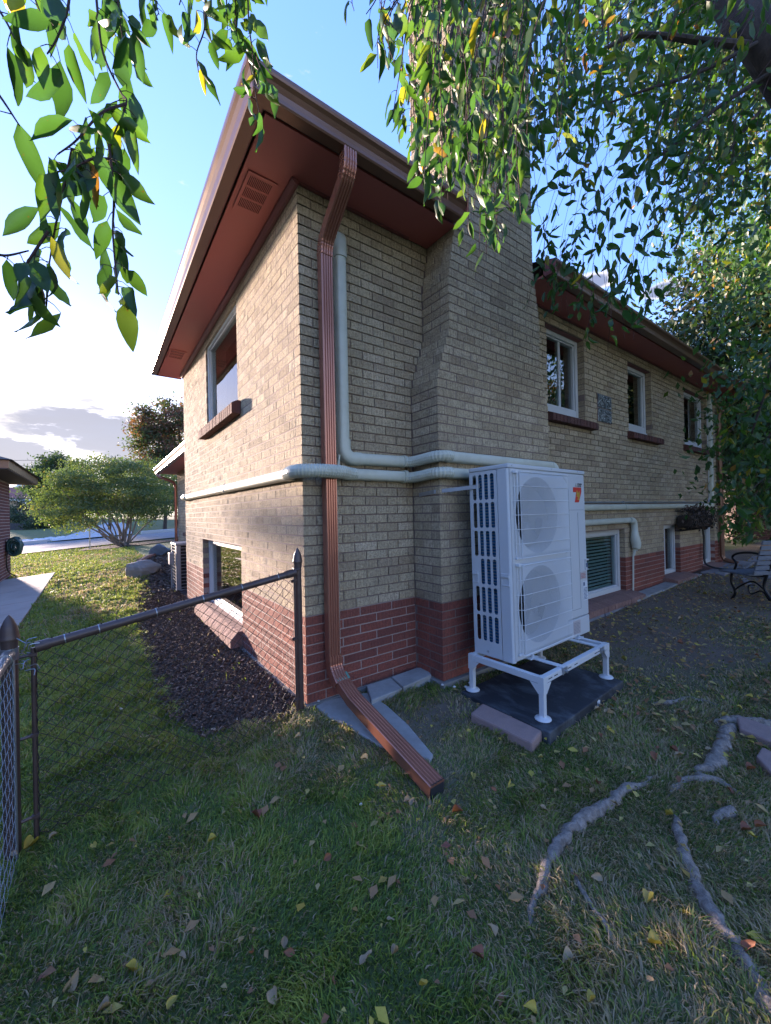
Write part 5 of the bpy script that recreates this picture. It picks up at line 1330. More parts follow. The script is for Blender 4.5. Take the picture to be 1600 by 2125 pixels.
# ================================================================= FAR HOUSES, POLE, FENCES
def face_box(b, pxa, pxb, pya, pyb, d, depth, tint=0.0):
    """box standing at a distance: its front spans the given directions, real depth behind"""
    A = at(pxa, pyb, d); B = at(pxb, pyb, d); z1 = at(pxa, pya, d).z; dirx = Vector((B.x-A.x, B.y-A.y, 0)); bk = Vector((AX_F[0], AX_F[1], 0)).normalized()*depth
    A = Vector((A.x, A.y, A.z)); p = [A, A+dirx, A+dirx+bk, A+bk]; vs = [Vector((q.x, q.y, A.z)) for q in p]+[Vector((q.x, q.y, z1)) for q in p]
    b.add(vs, [(0,3,2,1),(4,5,6,7),(0,1,5,4),(1,2,6,5),(2,3,7,6),(3,0,4,7)], tint)
BH = empty('blue_house', at(45, 1085, 66), 'far blue-grey gabled house with white trim', 'house')
b = MB(); face_box(b, -12, 88, 1038, 1090, 66, 8); part(b, 'wall', MT['bluewall'], BH)
b = MB(); L_, Rr, Ap = at(-4, 1039, 65.5), at(98, 1039, 65.5), at(47, 1008, 65.5); bk = Vector((AX_F[0], AX_F[1], 0))*9
b.add([L_, Rr, Ap, L_+bk, Rr+bk, Ap+bk], [(0, 1, 2), (5, 4, 3), (0, 3, 4, 1), (1, 4, 5, 2), (2, 5, 3, 0)]); part(b, 'gable', MT['bluewall'], BH)
b = MB(); up = Vector((0, 0, .16)); f_ = -Vector((AX_F[0], AX_F[1], 0))*.3
for p, q in ((L_, Ap), (Ap, Rr)): b.bar(p+up+f_, q+up+f_, .5, .30)
b.bar(at(40, 1023, 65.2), at(57, 1026, 65.2), .2, .35); part(b, 'white_trim', MT['white'], BH)
b = MB()
for p, q in ((L_, Ap), (Ap, Rr)):
    o_ = up*2.2; b.add([p+o_+f_, q+o_+f_, q+o_+bk, p+o_+bk], [(0, 1, 2, 3)])
part(b, 'roof', MT['roof'], BH)
RHs = empty('tan_house', at(40, 1075, 47), 'tan house with a red shingle roof and white eave across the street', 'house')
b = MB(); face_box(b, -60, 62, 1036, 1080, 47, 8); part(b, 'wall', MT['tanwall'], RHs)
b = MB(); A, B_, C_, D_2 = at(-70, 1034, 46.6), at(68, 1036, 46.6), at(34, 1011, 49.5), at(-70, 1011, 49.5); b.add([A, B_, C_, D_2], [(0, 1, 2, 3)]); b.add([B_, B_+Vector((AX_F[0], AX_F[1], 0))*9, C_+Vector((AX_F[0], AX_F[1], 0))*4, C_], [(0, 1, 2, 3)]); part(b, 'roof', MT['redroof'], RHs)
b = MB(); b.bar(at(-70, 1036, 46.4), at(68, 1038, 46.4), .12, .22); b.bar(at(38, 1037, 46.2), at(56, 1044, 46.2), .12, .40); part(b, 'white_eave', MT['white'], RHs)
b = MB(); face_box(b, 49, 86, 1049, 1062, 45, .1)
for px in (50, 62, 74, 85): b.bar(at(px, 1062, 45.1), at(px, 1040, 45.1), .12, .12, up=(1, 0, 0))
part(b, 'porch_rail', MT['brownwood'], RHs)
CF = empty('cedar_fence', at(80, 1080, 42), 'brown cedar board fence across the street in front of the tan house', 'fence')
for k in range(19):
    px = 48+3.6*k; b = MB(); face_box(b, px, px+3.3, 1063+(k % 3)*.4, 1082, 42, .03); part(b, 'board', MT['cedar'], CF)
DF = empty('dark_fence', at(30, 1104, 32), 'dark blue-black fence at the far left across the street', 'fence')
for k in range(7):
    px = 14+5*k; b = MB(); face_box(b, px, px+4.6, 1086, 1105, 32, .04); part(b, 'board', MT['darkfence'], DF)
PO = empty('utility_pole', at(91, 1100, 44), 'brown wooden utility pole in front of the dark tree at the far left', 'pole')
pt, pb = at(87, 948, 44), at(92, 1100, 44); b = MB(); b.tube([(pb.x, pb.y, pb.z-.3), (pb.x, pb.y, pt.z)], [.17, .13], 8); part(b, 'pole', MT['pole'], PO)
b = MB(); q = at(-300, 930, 46)
for dz in (.4, 1.1): b.tube(bez([(pb.x, pb.y, pt.z-dz), tuple(((Vector((pb.x, pb.y, pt.z-dz))+q)/2)-Vector((0, 0, .6))), tuple(q-Vector((0, 0, dz)))], 6), .022, 4)
part(b, 'wire', MT['wire'], PO)
# white rocks along the curb
b = MB(); rs = random.Random(4)
for k in range(330):
    t = rs.random(); x = -11+8.0*t+rs.uniform(-.2, .2); y = 27.9+rs.uniform(0, 1.5); s = rs.uniform(.07, .19); z = gzf(x, y)+s*.35
    b.lathe([(.002, -s*.6), (s*.8, -s*.4), (s, 0), (s*.7, s*.4), (.002, s*.55)], (x, y, z), 6)
o = b.build('white_rocks', MT['rock'], None); tag(o, 'band of white rocks along the far curb', 'rocks', kind='stuff')

# ================================================================= RIGHT SIDE: bench, basket, garage, trees
def bench():
    o3 = at(1562, 1268, 4.75); base = Vector((o3.x, o3.y, gzf(o3.x, o3.y)))
    B = empty('park_bench', base, 'weathered grey slatted bench with curly black iron sides, cut by the right edge', 'bench')
    B.rotation_euler = (0, 0, math.atan2(AX_R[1], AX_R[0])+R(4))
    def P(b, name, mat, parent=B, **k): return b.build(name, mat, parent, **k)
    W = 1.3
    # bench seen from behind: back towards the camera (-y), seat towards +y
    for k in range(7):
        z = .44+.062*k; y = -.02-.018*k; b = MB(); b.bar((0, y, z), (W, y, z), .020, .048, up=(0, -.25, 1)); P(b, 'back_slat', MT['oldwood'], bevel=.003, seg=1)
    for k in range(5):
        b = MB(); b.box((0, .03+.085*k, .395), (W, .03+.085*k+.07, .418)); P(b, 'seat_slat', MT['oldwood'], bevel=.003, seg=1)
    for x in (.19, W-.06):
        b = MB()
        b.tube(bez([(x, -.14, .86), (x, -.08, .62), (x, .0, .40), (x, .03, .25), (x, -.05, .12), (x, -.16, .0)], 5), .016, 8)
        b.tube(bez([(x, .0, .40), (x, .2, .37), (x, .42, .385), (x, .45, .25), (x, .40, .12), (x, .47, .0)], 5), .015, 8)
        b.tube(bez([(x, -.06, .60), (x, .12, .66), (x, .34, .64), (x, .43, .58), (x, .38, .50), (x, .42, .39)], 5), .013, 8)
        b.tube(bez([(x, .02, .22), (x, .16, .30), (x, .30, .24), (x, .42, .14)], 5), .010, 6)
        b.tube(bez([(x, -.03, .10), (x, .06, .20), (x, .20, .14), (x, .22, .24), (x, .14, .26)], 5), .008, 6)
        P(b, 'iron_side', MT['iron'], smooth=True)
bench()
HB = empty('hanging_basket', (7.15, -.02, .45), 'dark wire trough basket with dead brown plants on the wall near the far end', 'planter')
b = MB(); xa, xb = 6.62, 7.78
for x in np.linspace(xa, xb, 13): b.tube(bez([(x, -.01, .62), (x, -.26, .60), (x, -.24, .38), (x, -.10, .29), (x, -.01, .30)], 3), .006, 5)
for (y, z) in ((-.26, .60), (-.25, .48), (-.18, .34)): b.tube([(xa, y, z), (xb, y, z)], .008, 5)
part(b, 'basket', MT['iron'], HB)
b = MB(); b.box((xa+.03, -.23, .34), (xb-.03, -.02, .54)); part(b, 'liner', MT['mulchbed'], HB, bevel=.03)
rng = np.random.default_rng(8); n = 700; Pp = np.stack([rng.uniform(xa, xb, n), rng.uniform(-.3, -.02, n), rng.uniform(.32, .70, n)], -1); leaf_cards('dead_plant', Pp, .06, MT['mulch'], HB, rng=rng, tint=rng.random(n)*.5)
b = MB(); b.tube(bez([(7.82, -.04, .42), (7.9, -.05, .1), (7.86, -.06, -.2), (7.8, -.12, -.38), (7.9, -.4, -.44), (8.6, -.75, -.45), (8.9, -.6, -.45)], 6), .018, 6); b.tube([(7.8, -.03, .60), (7.84, -.05, .42), (7.82, -.09, .30), (7.78, -.05, .45)], .05, 6); o = b.build('black_hose', MT['blackhose'], None, smooth=True); tag(o, 'black hose dropping from the wall beside the dark basket and trailing along the slabs', 'hose')
GA = empty('brick_outbuilding', at(1585, 1122, 12.5), 'dark red brick outbuilding behind the trees at the right edge', 'outbuilding')
b = MB(); face_box(b, 1528, 1900, 900, 1128, 12.5, 4); part(b, 'wall', MT['mortar'], GA)
b = MB(); A = at(1528, 1128, 12.47); dx_ = (at(1628, 1128, 12.47)-A); dx_.z = 0; dx_.normalize(); Nn = Vector((dx_.y, -dx_.x, 0)); 
for k in range(28):
    for j in range(26):
        vs, fs = brick_shape(.19, .056, .04); Pq = A+dx_*(.1+.2*j+(.1 if k % 2 else 0))+Vector((0, 0, .035+.0667*k)); Yv = -Nn
        b.add([Pq+dx_*x+Yv*y+Vector((0, 0, z)) for x, y, z in vs], fs, random.random()+.001)
o = part(b, 'brickwork', MT['neighbrick'], GA); tag(o, kind='stuff')
b = MB(); face_box(b, 1500, 1960, 885, 902, 12.2, 5); part(b, 'roof', MT['roof'], GA)
# maple behind the right end of the house
make_tree('maple_tree', (12.2, -1.0, -.45), 8, (12.3, -.7, 4.0), (3.1, 3.3, 3.7), 330, 160, .36, .15, 'maple', 'leafy green tree with reddish patches rising beyond the right end of the house', .22, seed=51, shell=.35, lower=-.95, flat=.7)
make_tree('maple_tree', (10.6, -4.2, -.5), 6, (10.4, -3.4, 2.2), (2.1, 1.9, 2.3), 200, 130, .28, .12, 'maple', 'smaller green tree at the right edge in front of the brick outbuilding', .13, seed=52, shell=.35, lower=-.9)
make_tree('understory_shrub', (13.5, .8, -.4), 2, (13.6, .6, .5), (1.6, 2.2, 1.0), 70, 80, .22, .10, 'darktree', 'dark shrub growing past the far corner of the house', .05, seed=53, cat='shrub', lower=-1)
make_tree('orange_tree', (15, -7.5, -.6), 7, (15, -7.2, 3.6), (2.8, 2.8, 2.8), 120, 90, .35, .17, 'orange', 'orange and yellow autumn tree outside the right edge, mirrored in the windows', .2, seed=54)
make_tree('backyard_tree', (11.5, -9.0, -.6), 7, (11.5, -9, 3.5), (3.5, 3.5, 3.4), 130, 90, .4, .18, 'darktree', 'dark green backyard tree outside the right edge, mirrored in the windows', .25, seed=55)

# ================================================================= APPLE TREE OVER THE CAMERA
TB = Vector((2.75, -2.45, gzf(2.75, -2.45)))
AT = empty('apple_tree', TB, 'apple tree with grey surface roots, its leafy branches hanging across the top of the view', 'tree')
def leaf_template(seed, rows=6, cup=.10, curl=.25, wav=.02, w=.30):
    """unit-length leaf, base at origin, along -z; (3*rows verts)"""
    rs = random.Random(seed); V = []
    for i in range(rows+1):
        t = i/rows; wd = w*(math.sin(math.pi*min(1, t**.72))**.85)*(1 if t < .85 else .8)+.004
        y = curl*(t*t)*rs.uniform(.9, 1.1)-.5*curl*t; tw = wav*math.sin(t*9+seed)
        V += [(-wd, y+cup*wd*2+tw, -t), (0, y, -t), (wd, y+cup*wd*2-tw, -t)]
    F = []
    for i in range(rows):
        a = i*3; F += [(a, a+1, a+4, a+3), (a+1, a+2, a+5, a+4)]
    return np.array(V), np.array(F)
TPL = [leaf_template(k, 6, *pr) for k, pr in enumerate(((.2, .35, .03, .18), (.45, .55, .05, .17), (.15, .20, .04, .205), (.8, .45, .04, .15), (.35, .8, .06, .19), (.6, -.35, .04, .145)))]
leaves = []   # (pos, frame(3x3), size, variant, tint)
def frame_for(rng, down, az=None, spread=.55):
    L = np.array([0, 0, -1.0])*down+rng.normal(size=3)*spread; 
    if az is not None: L += az
    L /= np.linalg.norm(L); A = rng.normal(size=3); X = np.cross(L, A); X /= np.linalg.norm(X); Z = np.cross(X, L)
    return X, Z, -L     # local x, y, z (leaf runs along -z)
TW = MB()
def strand(pts, n, size, rng, down=1.0, spread=.5, pet=.25, r=.0022, side=.0, tl=None, tuft=0):
    """hanging twig through pixel/depth points with n leaves"""
    P = [at(*p) for p in pts]; Q = bez(P, 8) if len(P) > 2 else [P[0].lerp(P[1], i/8) for i in range(9)]
    TW.tube(Q, [r*(1.2-.7*i/len(Q)) for i in range(len(Q))], 5, cap=False)
    for i in range(n):
        t = (i+.5*rng.random())/n; t = .06+.94*t; k = min(len(Q)-2, int(t*(len(Q)-1))); f = t*(len(Q)-1)-k; p = Q[k].lerp(Q[k+1], f)
        s = size*(.72+.5*rng.random()); d = rng.normal(size=3); d[2] = -abs(d[2])*.5; d /= np.linalg.norm(d)
        e = p+Vector(d*s*(pet+side)); TW.tube([p, p.lerp(e, .5)+Vector((0, 0, .003)), e], [r*.45, r*.35, r*.3], 3, cap=False)
        X, Y, Z = frame_for(rng, down, d*.35, spread); leaves.append((np.array(e), X, Y, Z, s, rng.integers(len(TPL)), rng.random()))
rg = np.random.default_rng(123)
# left cluster, close to the lens
LC = [
 ([(196,-60,.78),(202,20,.78),(214,110,.77),(250,190,.76),(262,215,.75),(232,290,.75),(226,330,.74)], 20, .088),
 ([(226,300,.74),(236,400,.74),(234,480,.74),(240,560,.73),(246,612,.73)], 17, .080),
 ([(146,-50,.70),(140,20,.70),(118,80,.69),(98,112,.68)], 9, .092),
 ([(262,215,.75),(210,235,.72),(160,290,.70),(120,320,.68)], 13, .092),
 ([(226,330,.74),(190,330,.70),(150,350,.68),(100,360,.66)], 10, .088),
 ([(150,310,.70),(130,400,.69),(115,470,.69),(100,560,.69)], 11, .085),
 ([(100,480,.66),(60,540,.66),(30,590,.66)], 6, .085),
 ([(100,560,.69),(98,600,.69),(96,640,.69)], 3, .085),
 ([(-40,150,.62),(0,200,.62),(40,260,.62)], 4, .095),
 ([(-30,520,.62),(10,530,.62),(60,520,.63)], 4, .08),
 ([(-30,-20,.66),(10,40,.66),(30,80,.66)], 4, .085),
 ([(60,-60,.8),(70,-10,.8),(90,40,.8)], 6, .085),
 ([(240,-60,.85),(246,20,.85),(256,90,.85)], 14, .080),
 ([(205,-40,.9),(225,40,.9),(262,120,.9)], 10, .078),
 ([(310,-60,.95),(322,0,.95),(330,30,.95)], 9, .080),
 ([(420,-70,.98),(426,0,.98),(424,60,.98),(408,110,.98),(412,150,.98)], 13, .075),
 ([(468,-70,1.05),(470,0,1.05),(472,60,1.05)], 9, .075),
 ([(490,-70,1.05),(488,0,1.05),(490,60,1.05),(496,110,1.05)], 12, .075),
 ([(514,-70,1.05),(516,40,1.05),(524,110,1.05),(530,190,1.05),(540,245,1.05)], 22, .078),
 ([(530,110,1.05),(552,170,1.05),(575,200,1.05)], 5, .07),
 ([(385,-60,.92),(380,-20,.92),(372,10,.92)], 5, .075),
 ([(560,-90,1.1),(556,-60,1.1),(552,-30,1.1)], 4, .07),
]
for pts, n, s in LC: strand(pts, max(2, int(n*1.0)), s*.86, rg, .95, .46, .32, .0022)
# middle curtain
def curtain(px0, px1, n, ybot, d0, d1, size, per, jit=30, down=1.0, spread=.45, ytop=-90, r=.002, slant=0):
    for i in range(n):
        px = px0+(px1-px0)*(i+rg.random())/n; d = rg.uniform(d0, d1); yb = ybot(px)+rg.uniform(-jit, jit); y0 = ytop if not callable(ytop) else ytop(px)
        if yb < y0+25: continue
        sx = rg.uniform(-60, 90)+slant*rg.uniform(.3, 1); pts = [(px+sx, y0, d+.05), (px+sx*.45+rg.uniform(-22, 22), y0+(yb-y0)*.3, d+rg.uniform(-.05, .05)), (px+rg.uniform(-14, 14), y0+(yb-y0)*.65, d), (px+rg.uniform(-18, 18), yb-20, d)]
        L = (yb-y0)/FPX*d; strand(pts, max(3, int(per*L/size*.62)), size, rg, down, spread, .28, r)
def yb1(px):
    return float(np.interp(px, [745, 775, 800, 830, 855, 880, 930, 960, 985, 1040, 1075, 1110, 1150, 1200], [60, 130, 120, 280, 330, 430, 400, 360, 510, 510, 420, 430, 380, 360]))
curtain(775, 1090, 40, yb1, 1.05, 1.6, .066, 2.0, 45)
curtain(850, 1180, 38, lambda p: yb1(p)*.78, 1.4, 2.1, .070, 1.8, 60)
curtain(735, 800, 3, lambda p: 45, 1.0, 1.2, .06, 1.6, 8)
# upper-right canopy
def yb2(px): return float(np.interp(px, [1090, 1150, 1200, 1260, 1320, 1380, 1440, 1500, 1600], [330, 330, 330, 290, 300, 330, 400, 420, 420]))
curtain(1100, 1470, 50, yb2, 1.9, 2.8, .088, 1.6, 120, .75, .7, ytop=-100, slant=260)
curtain(1330, 1660, 54, yb2, 2.7, 3.6, .095, 1.6, 120, .75, .7, ytop=-60, slant=160)
curtain(1150, 1700, 110, lambda p: yb2(p)*.8, 3.0, 4.4, .085, 2.0, 120, .7, .8, ytop=-160, slant=200)
curtain(1105, 1430, 36, lambda p: float(np.interp(p, [1105, 1200, 1300, 1380, 1430], [560, 610, 650, 560, 460])), 2.2, 3.0, .088, 1.15, 120, ytop=lambda p: 230+120*math.sin(p*.7), slant=170, r=.0014, spread=.75)
curtain(1440, 1600, 12, lambda p: 470, 2.2, 3.0, .066, 1.3, 60, ytop=100)
# sprays over the second eave
for (px, py) in ((1120, 560), (1150, 600), (1180, 580), (1200, 640), (1140, 640), (1215, 700), (1262, 640), (1300, 640), (1330, 660)):
    strand([(px+rg.uniform(-10, 30), py-110, 3.0), (px+10, py-50, 2.95), (px, py+10, 2.9)], 13, .085, rg, 1.0, .4, .2, .002)
# big single leaves right of centre, nearest
for (px, py, s) in ((1250, 90, .075), (1262, 120, .06), (1290, 130, .065)):
    strand([(px, py-70, .95), (px, py-25, .95)], 1, s, rg, 1.0, .2, .2)
# low foliage at the right edge
for i in range(34):
    px = rg.uniform(1500, 1640); py = rg.uniform(800, 1120); d = rg.uniform(3.2, 4.6)
    strand([(px+rg.uniform(20, 60), py-70, d), (px+15, py-30, d), (px, py, d)], 8, .105, rg, .8, .55, .25, .002)
for (px, py) in ((1530, 1120), (1560, 1090), (1510, 1050), (1580, 1060)):
    strand([(px+80, py-60, 3.3), (px+30, py-20, 3.3), (px-10, py, 3.3)], 7, .12, rg, .8, .5, .25, .0025)
# out-of-view canopy overhead, right: shades the yard
ov = np.random.default_rng(5)
Cc = np.stack([ov.uniform(2.6, 7.5, 150), ov.uniform(-4.8, -1.2, 150), ov.uniform(3.0, 5.6, 150)], -1)
q = (Cc-CAM); fw = q@AX_F; pxs = 800+FPX*(q@AX_R)/np.maximum(fw, .01); pys = 1062-FPX*(q@AX_U)/np.maximum(fw, .01)
vis = (fw > 0) & (pys > -60) & (pxs < 1720) & (pxs > -50); Cc = Cc[~vis | (pxs > 1150)]
edge_ = np.array([at(ov.uniform(1478, 1680), ov.uniform(430, 1080), ov.uniform(4.2, 6.5)) for _ in range(70)]+[at(ov.uniform(1400, 1600), ov.uniform(380, 640), ov.uniform(6.0, 8.0)) for _ in range(30)])
Cc = np.concatenate([Cc, edge_])
Pc = (Cc[:, None]+ov.normal(size=(len(Cc), 46, 3))*.22).reshape(-1, 3)
leaf_cards('canopy', Pc, .095, MT['leaf2'], AT, down=1.2, rng=ov, wide=.5)
# split near leaves / rest
def leaf_score(l):
    q = l[0]-CAM; f = q@AX_F
    if f < .2: return 0
    px = 800+FPX*(q@AX_R)/f; py = 1062-FPX*(q@AX_U)/f
    return l[4]/f if (-30 < px < 1630 and -40 < py < 2125) else 0
leaves.sort(key=leaf_score, reverse=True)
lm = []
for k, (V, F) in enumerate(TPL): lm.append(np_mesh('leaf', V, [F], MT['leaf'], smooth=True))
for (p, X, Y, Z, s, k, t) in leaves[:300]:
    o = link('leaf', lm[k]); o.parent = AT
    o.matrix_basis = Matrix.Translation(-TB) @ Matrix(((X[0]*s, Y[0]*s, Z[0]*s, p[0]), (X[1]*s, Y[1]*s, Z[1]*s, p[1]), (X[2]*s, Y[2]*s, Z[2]*s, p[2]), (0, 0, 0, 1)))
rest = leaves[300:]; VV = []; FF = []; TT = []; off = 0
for (p, X, Y, Z, s, k, t) in rest:
    V, F = TPL[k]; M3 = np.stack([X, Y, Z], 1)*s; VV.append(V@M3.T+p); FF.append(F+off); TT.append(np.full(len(V), t*.998+.001)); off += len(V)
me = np_mesh('foliage', np.concatenate(VV), [np.concatenate(FF)], MT['leaf'], np.concatenate(TT), True); o = link('foliage', me); child_world(o, AT); tag(o, kind='stuff')
o = part(TW, 'twigs', MT['twig'], AT); tag(o, kind='stuff')
# trunk and limbs
b = MB(); L = bez([tuple(TB-Vector((0, 0, .15))), (2.72, -2.40, .6), (2.70, -2.35, 1.9), tuple(at(1740, 330, 2.6)), tuple(at(1610, 120, 2.45)), tuple(at(1530, 20, 2.55)), tuple(at(1470, -120, 2.8))], 7)
b.tube(L, [.20-.10*min(1, i/len(L)*1.3) for i in range(len(L))], 14); part(b, 'trunk', MT['bark'], AT, smooth=True)
for pts, r in (([(1560, 95, 2.45), (1450, 84, 2.4), (1380, 75, 2.4), (1310, 75, 2.4), (1240, 110, 2.4)], .024), ([(1600, 150, 2.45), (1480, 230, 2.45), (1400, 300, 2.45), (1330, 350, 2.45)], .015), ([(1570, 90, 2.4), (1450, 150, 2.4), (1330, 190, 2.4), (1260, 215, 2.4)], .013),
               ([(1500, 10, 3.2), (1300, -60, 2.6), (1100, -110, 1.9), (900, -130, 1.5), (600, -140, 1.1), (250, -120, .85)], .030), ([(1100, -110, 1.9), (980, -30, 1.6), (930, 90, 1.5), (915, 140, 1.45)], .010), ([(1600, 200, 3.0), (1500, 330, 2.9), (1440, 420, 2.8), (1400, 520, 2.7)], .013), ([(1680, 260, 3.0), (1640, 600, 3.4), (1590, 800, 3.8), (1560, 900, 4.0)], .022), ([(1000, -100, 1.7), (1040, 30, 1.7), (1060, 120, 1.7)], .009)):
    b = MB(); Q = bez([at(*p) for p in pts], 7); b.tube(Q, [r*(1-.6*i/len(Q)) for i in range(len(Q))], 8, cap=False); part(b, 'branch', MT['bark'], AT, smooth=True)
# surface roots
RT = [([(1.20, -1.62), (1.01, -1.59), (.81, -1.56), (.58, -1.54), (.44, -1.535), (.29, -1.57), (.13, -1.61), (.03, -1.66)], .036),
      ([(.97, -1.77), (.90, -1.80), (.77, -1.86), (.64, -1.935), (.55, -2.01), (.46, -2.09), (.38, -2.17), (.28, -2.29), (.18, -2.42), (.06, -2.6)], .036),
      ([(.36, -1.60), (.31, -1.66), (.26, -1.74), (.22, -1.82), (.19, -1.88)], .012),
      ([(2.70, -2.3), (2.45, -2.10), (2.24, -1.90), (2.17, -1.80), (2.07, -1.70), (1.95, -1.66)], .055),
      ([(2.13, -1.76), (1.98, -1.74), (1.82, -1.75), (1.66, -1.76), (1.52, -1.77), (1.38, -1.75), (1.25, -1.74)], .050),
      ([(1.35, -1.92), (1.36, -1.82), (1.30, -1.75), (1.18, -1.71), (1.06, -1.70)], .026),
      ([(1.20, -1.93), (1.13, -1.90), (1.04, -1.89)], .028), ([(1.95, -1.30), (2.06, -1.38), (2.2, -1.44), (2.27, -1.50), (2.3, -1.62)], .022)]
for k, (pts, r) in enumerate(RT):
    Q = bez([(x, y, gzf(x, y)) for x, y in pts], 10); m = len(Q); bm_ = MB(); rr_ = []
    for i in range(m):
        t = i/(m-1); e = min(1, t/.22, (1-t)/.30)**.6 if 0 < t < 1 else .05
        rr_.append(r*.66*(.72+.6*float(fbm(np.array(i*.22+k*9), np.array(k*3.1), 2)))*max(.12, e)); Q[i] = Q[i]+Vector((0, 0, rr_[-1]*.05+.012*min(1, e)))+Vector((float(vnoise(np.array(i*.35), np.array(k*5.), 7)-.5)*r*.7, float(vnoise(np.array(i*.3+50), np.array(k*5.), 7)-.5)*r*.7, 0))
    bm_.tube(Q, rr_, 12); o = part(bm_, 'root', MT['root'], AT, smooth=True)
    v = o.data
    for vv in v.vertices:
        n_ = float(fbm(np.array(vv.co.x*30), np.array(vv.co.y*30+vv.co.z*22), 4))-.5; vv.co += vv.normal*n_*r*.8

# ================================================================= MULCH CHIPS
rng = np.random.default_rng(31)
def scatter(poly, n, rng):
    P = np.array(poly); lo, hi = P.min(0), P.max(0); out = []
    while sum(len(o) for o in out) < n:
        q = rng.uniform(lo, hi, (n, 2)); out.append(q[inpoly(q[:, 0], q[:, 1], poly)])
    return np.concatenate(out)[:n]
MN = [(x+rng.uniform(-.02, .02), y) for x, y in MULCH]
q = scatter([(0.0, -.05), (-.30, .0), (-.62, .15), (-.78, .7), (-.76, 1.5), (-.74, 3.3), (-.6, 5), (0, 5), (0, 0)], 26000, rng); q = q[q[:, 0] < -.02]
q2 = scatter([(-.6, 5), (-.35, 8), (-.3, 10), (.6, 11.5), (.48, 5), (0, 5)], 5000, rng)
q = np.concatenate([q, q2]); n = len(q); s = np.where(q[:, 1] > 5, .05, .022)*(.5+1.1*rng.random(n)); z = gz(q[:, 0], q[:, 1])+.012+rng.random(n)*.028
P = np.stack([q[:, 0], q[:, 1], z], -1); a = rng.uniform(0, 2*math.pi, n); u = np.stack([np.cos(a), np.sin(a), rng.normal(size=n)*.35], -1); u /= np.linalg.norm(u, axis=1, keepdims=True)
w = np.cross(u, np.stack([rng.normal(size=n)*.5, rng.normal(size=n)*.5, np.ones(n)], -1)); w /= np.linalg.norm(w, axis=1, keepdims=True); h = np.cross(u, w)*.0022
L_ = (s*.5)[:, None]; W2 = (s*(.10+.12*rng.random(n)))[:, None]
V = np.stack([P-u*L_-w*W2, P+u*L_*.9-w*W2*.6, P+u*L_+w*W2*.5, P-u*L_*.8+w*W2, P-u*L_*.95-w*W2-h*2, P+u*L_*.9+w*W2-h*2], 1).reshape(-1, 3)
i = np.arange(n)[:, None]*6; F4 = i+np.array([[0, 1, 2, 3]]); F3 = np.concatenate([i+np.array([[0, 4, 1]]), i+np.array([[3, 2, 5]])])
me = np_mesh('mulch_chips', V, [F4, F3], MT['mulch'], np.repeat(rng.random(n), 6)); o = link('mulch_chips', me); tag(o, 'dark shredded bark chips covering the bed along the left wall', 'mulch', kind='stuff')

# ================================================================= GRASS
def grass(n, rmin, rmax, rng, dens_r=2.2):
    # sample radius with density ~1 (r<dens_r) and (dens_r/r)^2 beyond
    A1 = .5*(dens_r**2-rmin**2); A2 = dens_r**2*math.log(rmax/dens_r); u = rng.random(n)*(A1+A2)
    r = np.where(u < A1, np.sqrt(np.minimum(rmin**2+2*u, dens_r**2)), dens_r*np.exp(np.maximum(u-A1, 0)/dens_r**2))
    a = YAW+rng.uniform(-R(66), R(66), n); return CAM[0]+r*np.sin(a), CAM[1]+r*np.cos(a), r
rng = np.random.default_rng(99)
x, y, r = grass(860000, .75, 25.0, rng)
ok = np.ones(len(x), bool)
ok &= ~((x > -.02) & (y > -.02))
ok &= ~inpoly(x, y, [(p[0], p[1]) for p in MULCH]) | (rng.random(len(x)) < .012)
for poly in [SPLASH, PAD, WALK, [(.36, -.235), (.945, -.195), (1.0, -.07), (.45, -.035)], [(.79, -.73), (.93, -.70), (.985, -1.10), (.84, -1.13)], [(2.75, -.2), (7.2, -.2), (7.2, 0), (2.75, 0)], [(7.4, -.5), (10.6, -.8), (10.6, 0), (7.4, 0)], [(.95, -.34), (2.5, -.34), (2.5, 0), (.95, 0)]]:
    ok &= ~inpoly(x, y, poly)
ok &= ~inpoly(x, y, STREET) & (y < 20.3) & ~inpoly(x, y, [(-1.8, 17.3), (-.9, 16.6), (.4, 16.6), (1.9, 17.0), (2.0, 18.0), (-1.6, 18.2)])
dm = dirtmask(x, y); ok &= rng.random(len(x)) > dm*.90
pn = fbm(x*1.1, y*1.1, 21, 4); pn2 = fbm(x*5, y*5, 22, 3); ok &= rng.random(len(x)) < (.25+1.5*np.clip(pn2, 0, 1)+.25)
x, y, r, dm, pn, pn2 = [v[ok] for v in (x, y, r, dm, pn, pn2)]; n = len(x)
far = np.clip(r/2.2, 1, 9)
cl_ = np.clip((fbm(x*7.5, y*7.5, 44, 3)-.48)*4.5, 0, 1); h = (.018+.034*rng.random(n)**1.3)*(.50+.70*pn2+.75*cl_*(x < .9))*(1-.5*dm)*np.clip(far, 1, 1.35); w = (.0016+.0014*rng.random(n))*far**.85
la = 2*math.pi*vnoise(x*3.3, y*3.3, 71)*1.6+rng.normal(size=n)*.9; lean = (.45+.75*rng.random(n)); 
ux_ = np.cos(la); uy_ = np.sin(la); z0 = gz(x, y)-.004+(fbm(x*2.3, y*2.3, 11)-.5)*.03*np.exp(-((x-.5)**2+(y+.5)**2)/60)
sa = rng.uniform(0, 2*math.pi, n); sx = np.cos(sa)*w; sy = np.sin(sa)*w
B0 = np.stack([x-sx, y-sy, z0], -1); B1 = np.stack([x+sx, y+sy, z0], -1)
mx_, my_ = x+ux_*h*lean*.35, y+uy_*h*lean*.35; M0 = np.stack([mx_-sx*.8, my_-sy*.8, z0+h*.62], -1); M1 = np.stack([mx_+sx*.8, my_+sy*.8, z0+h*.62], -1)
tz = h*(1.0-.38*lean); Tp = np.stack([x+ux_*h*lean, y+uy_*h*lean, z0+tz], -1)
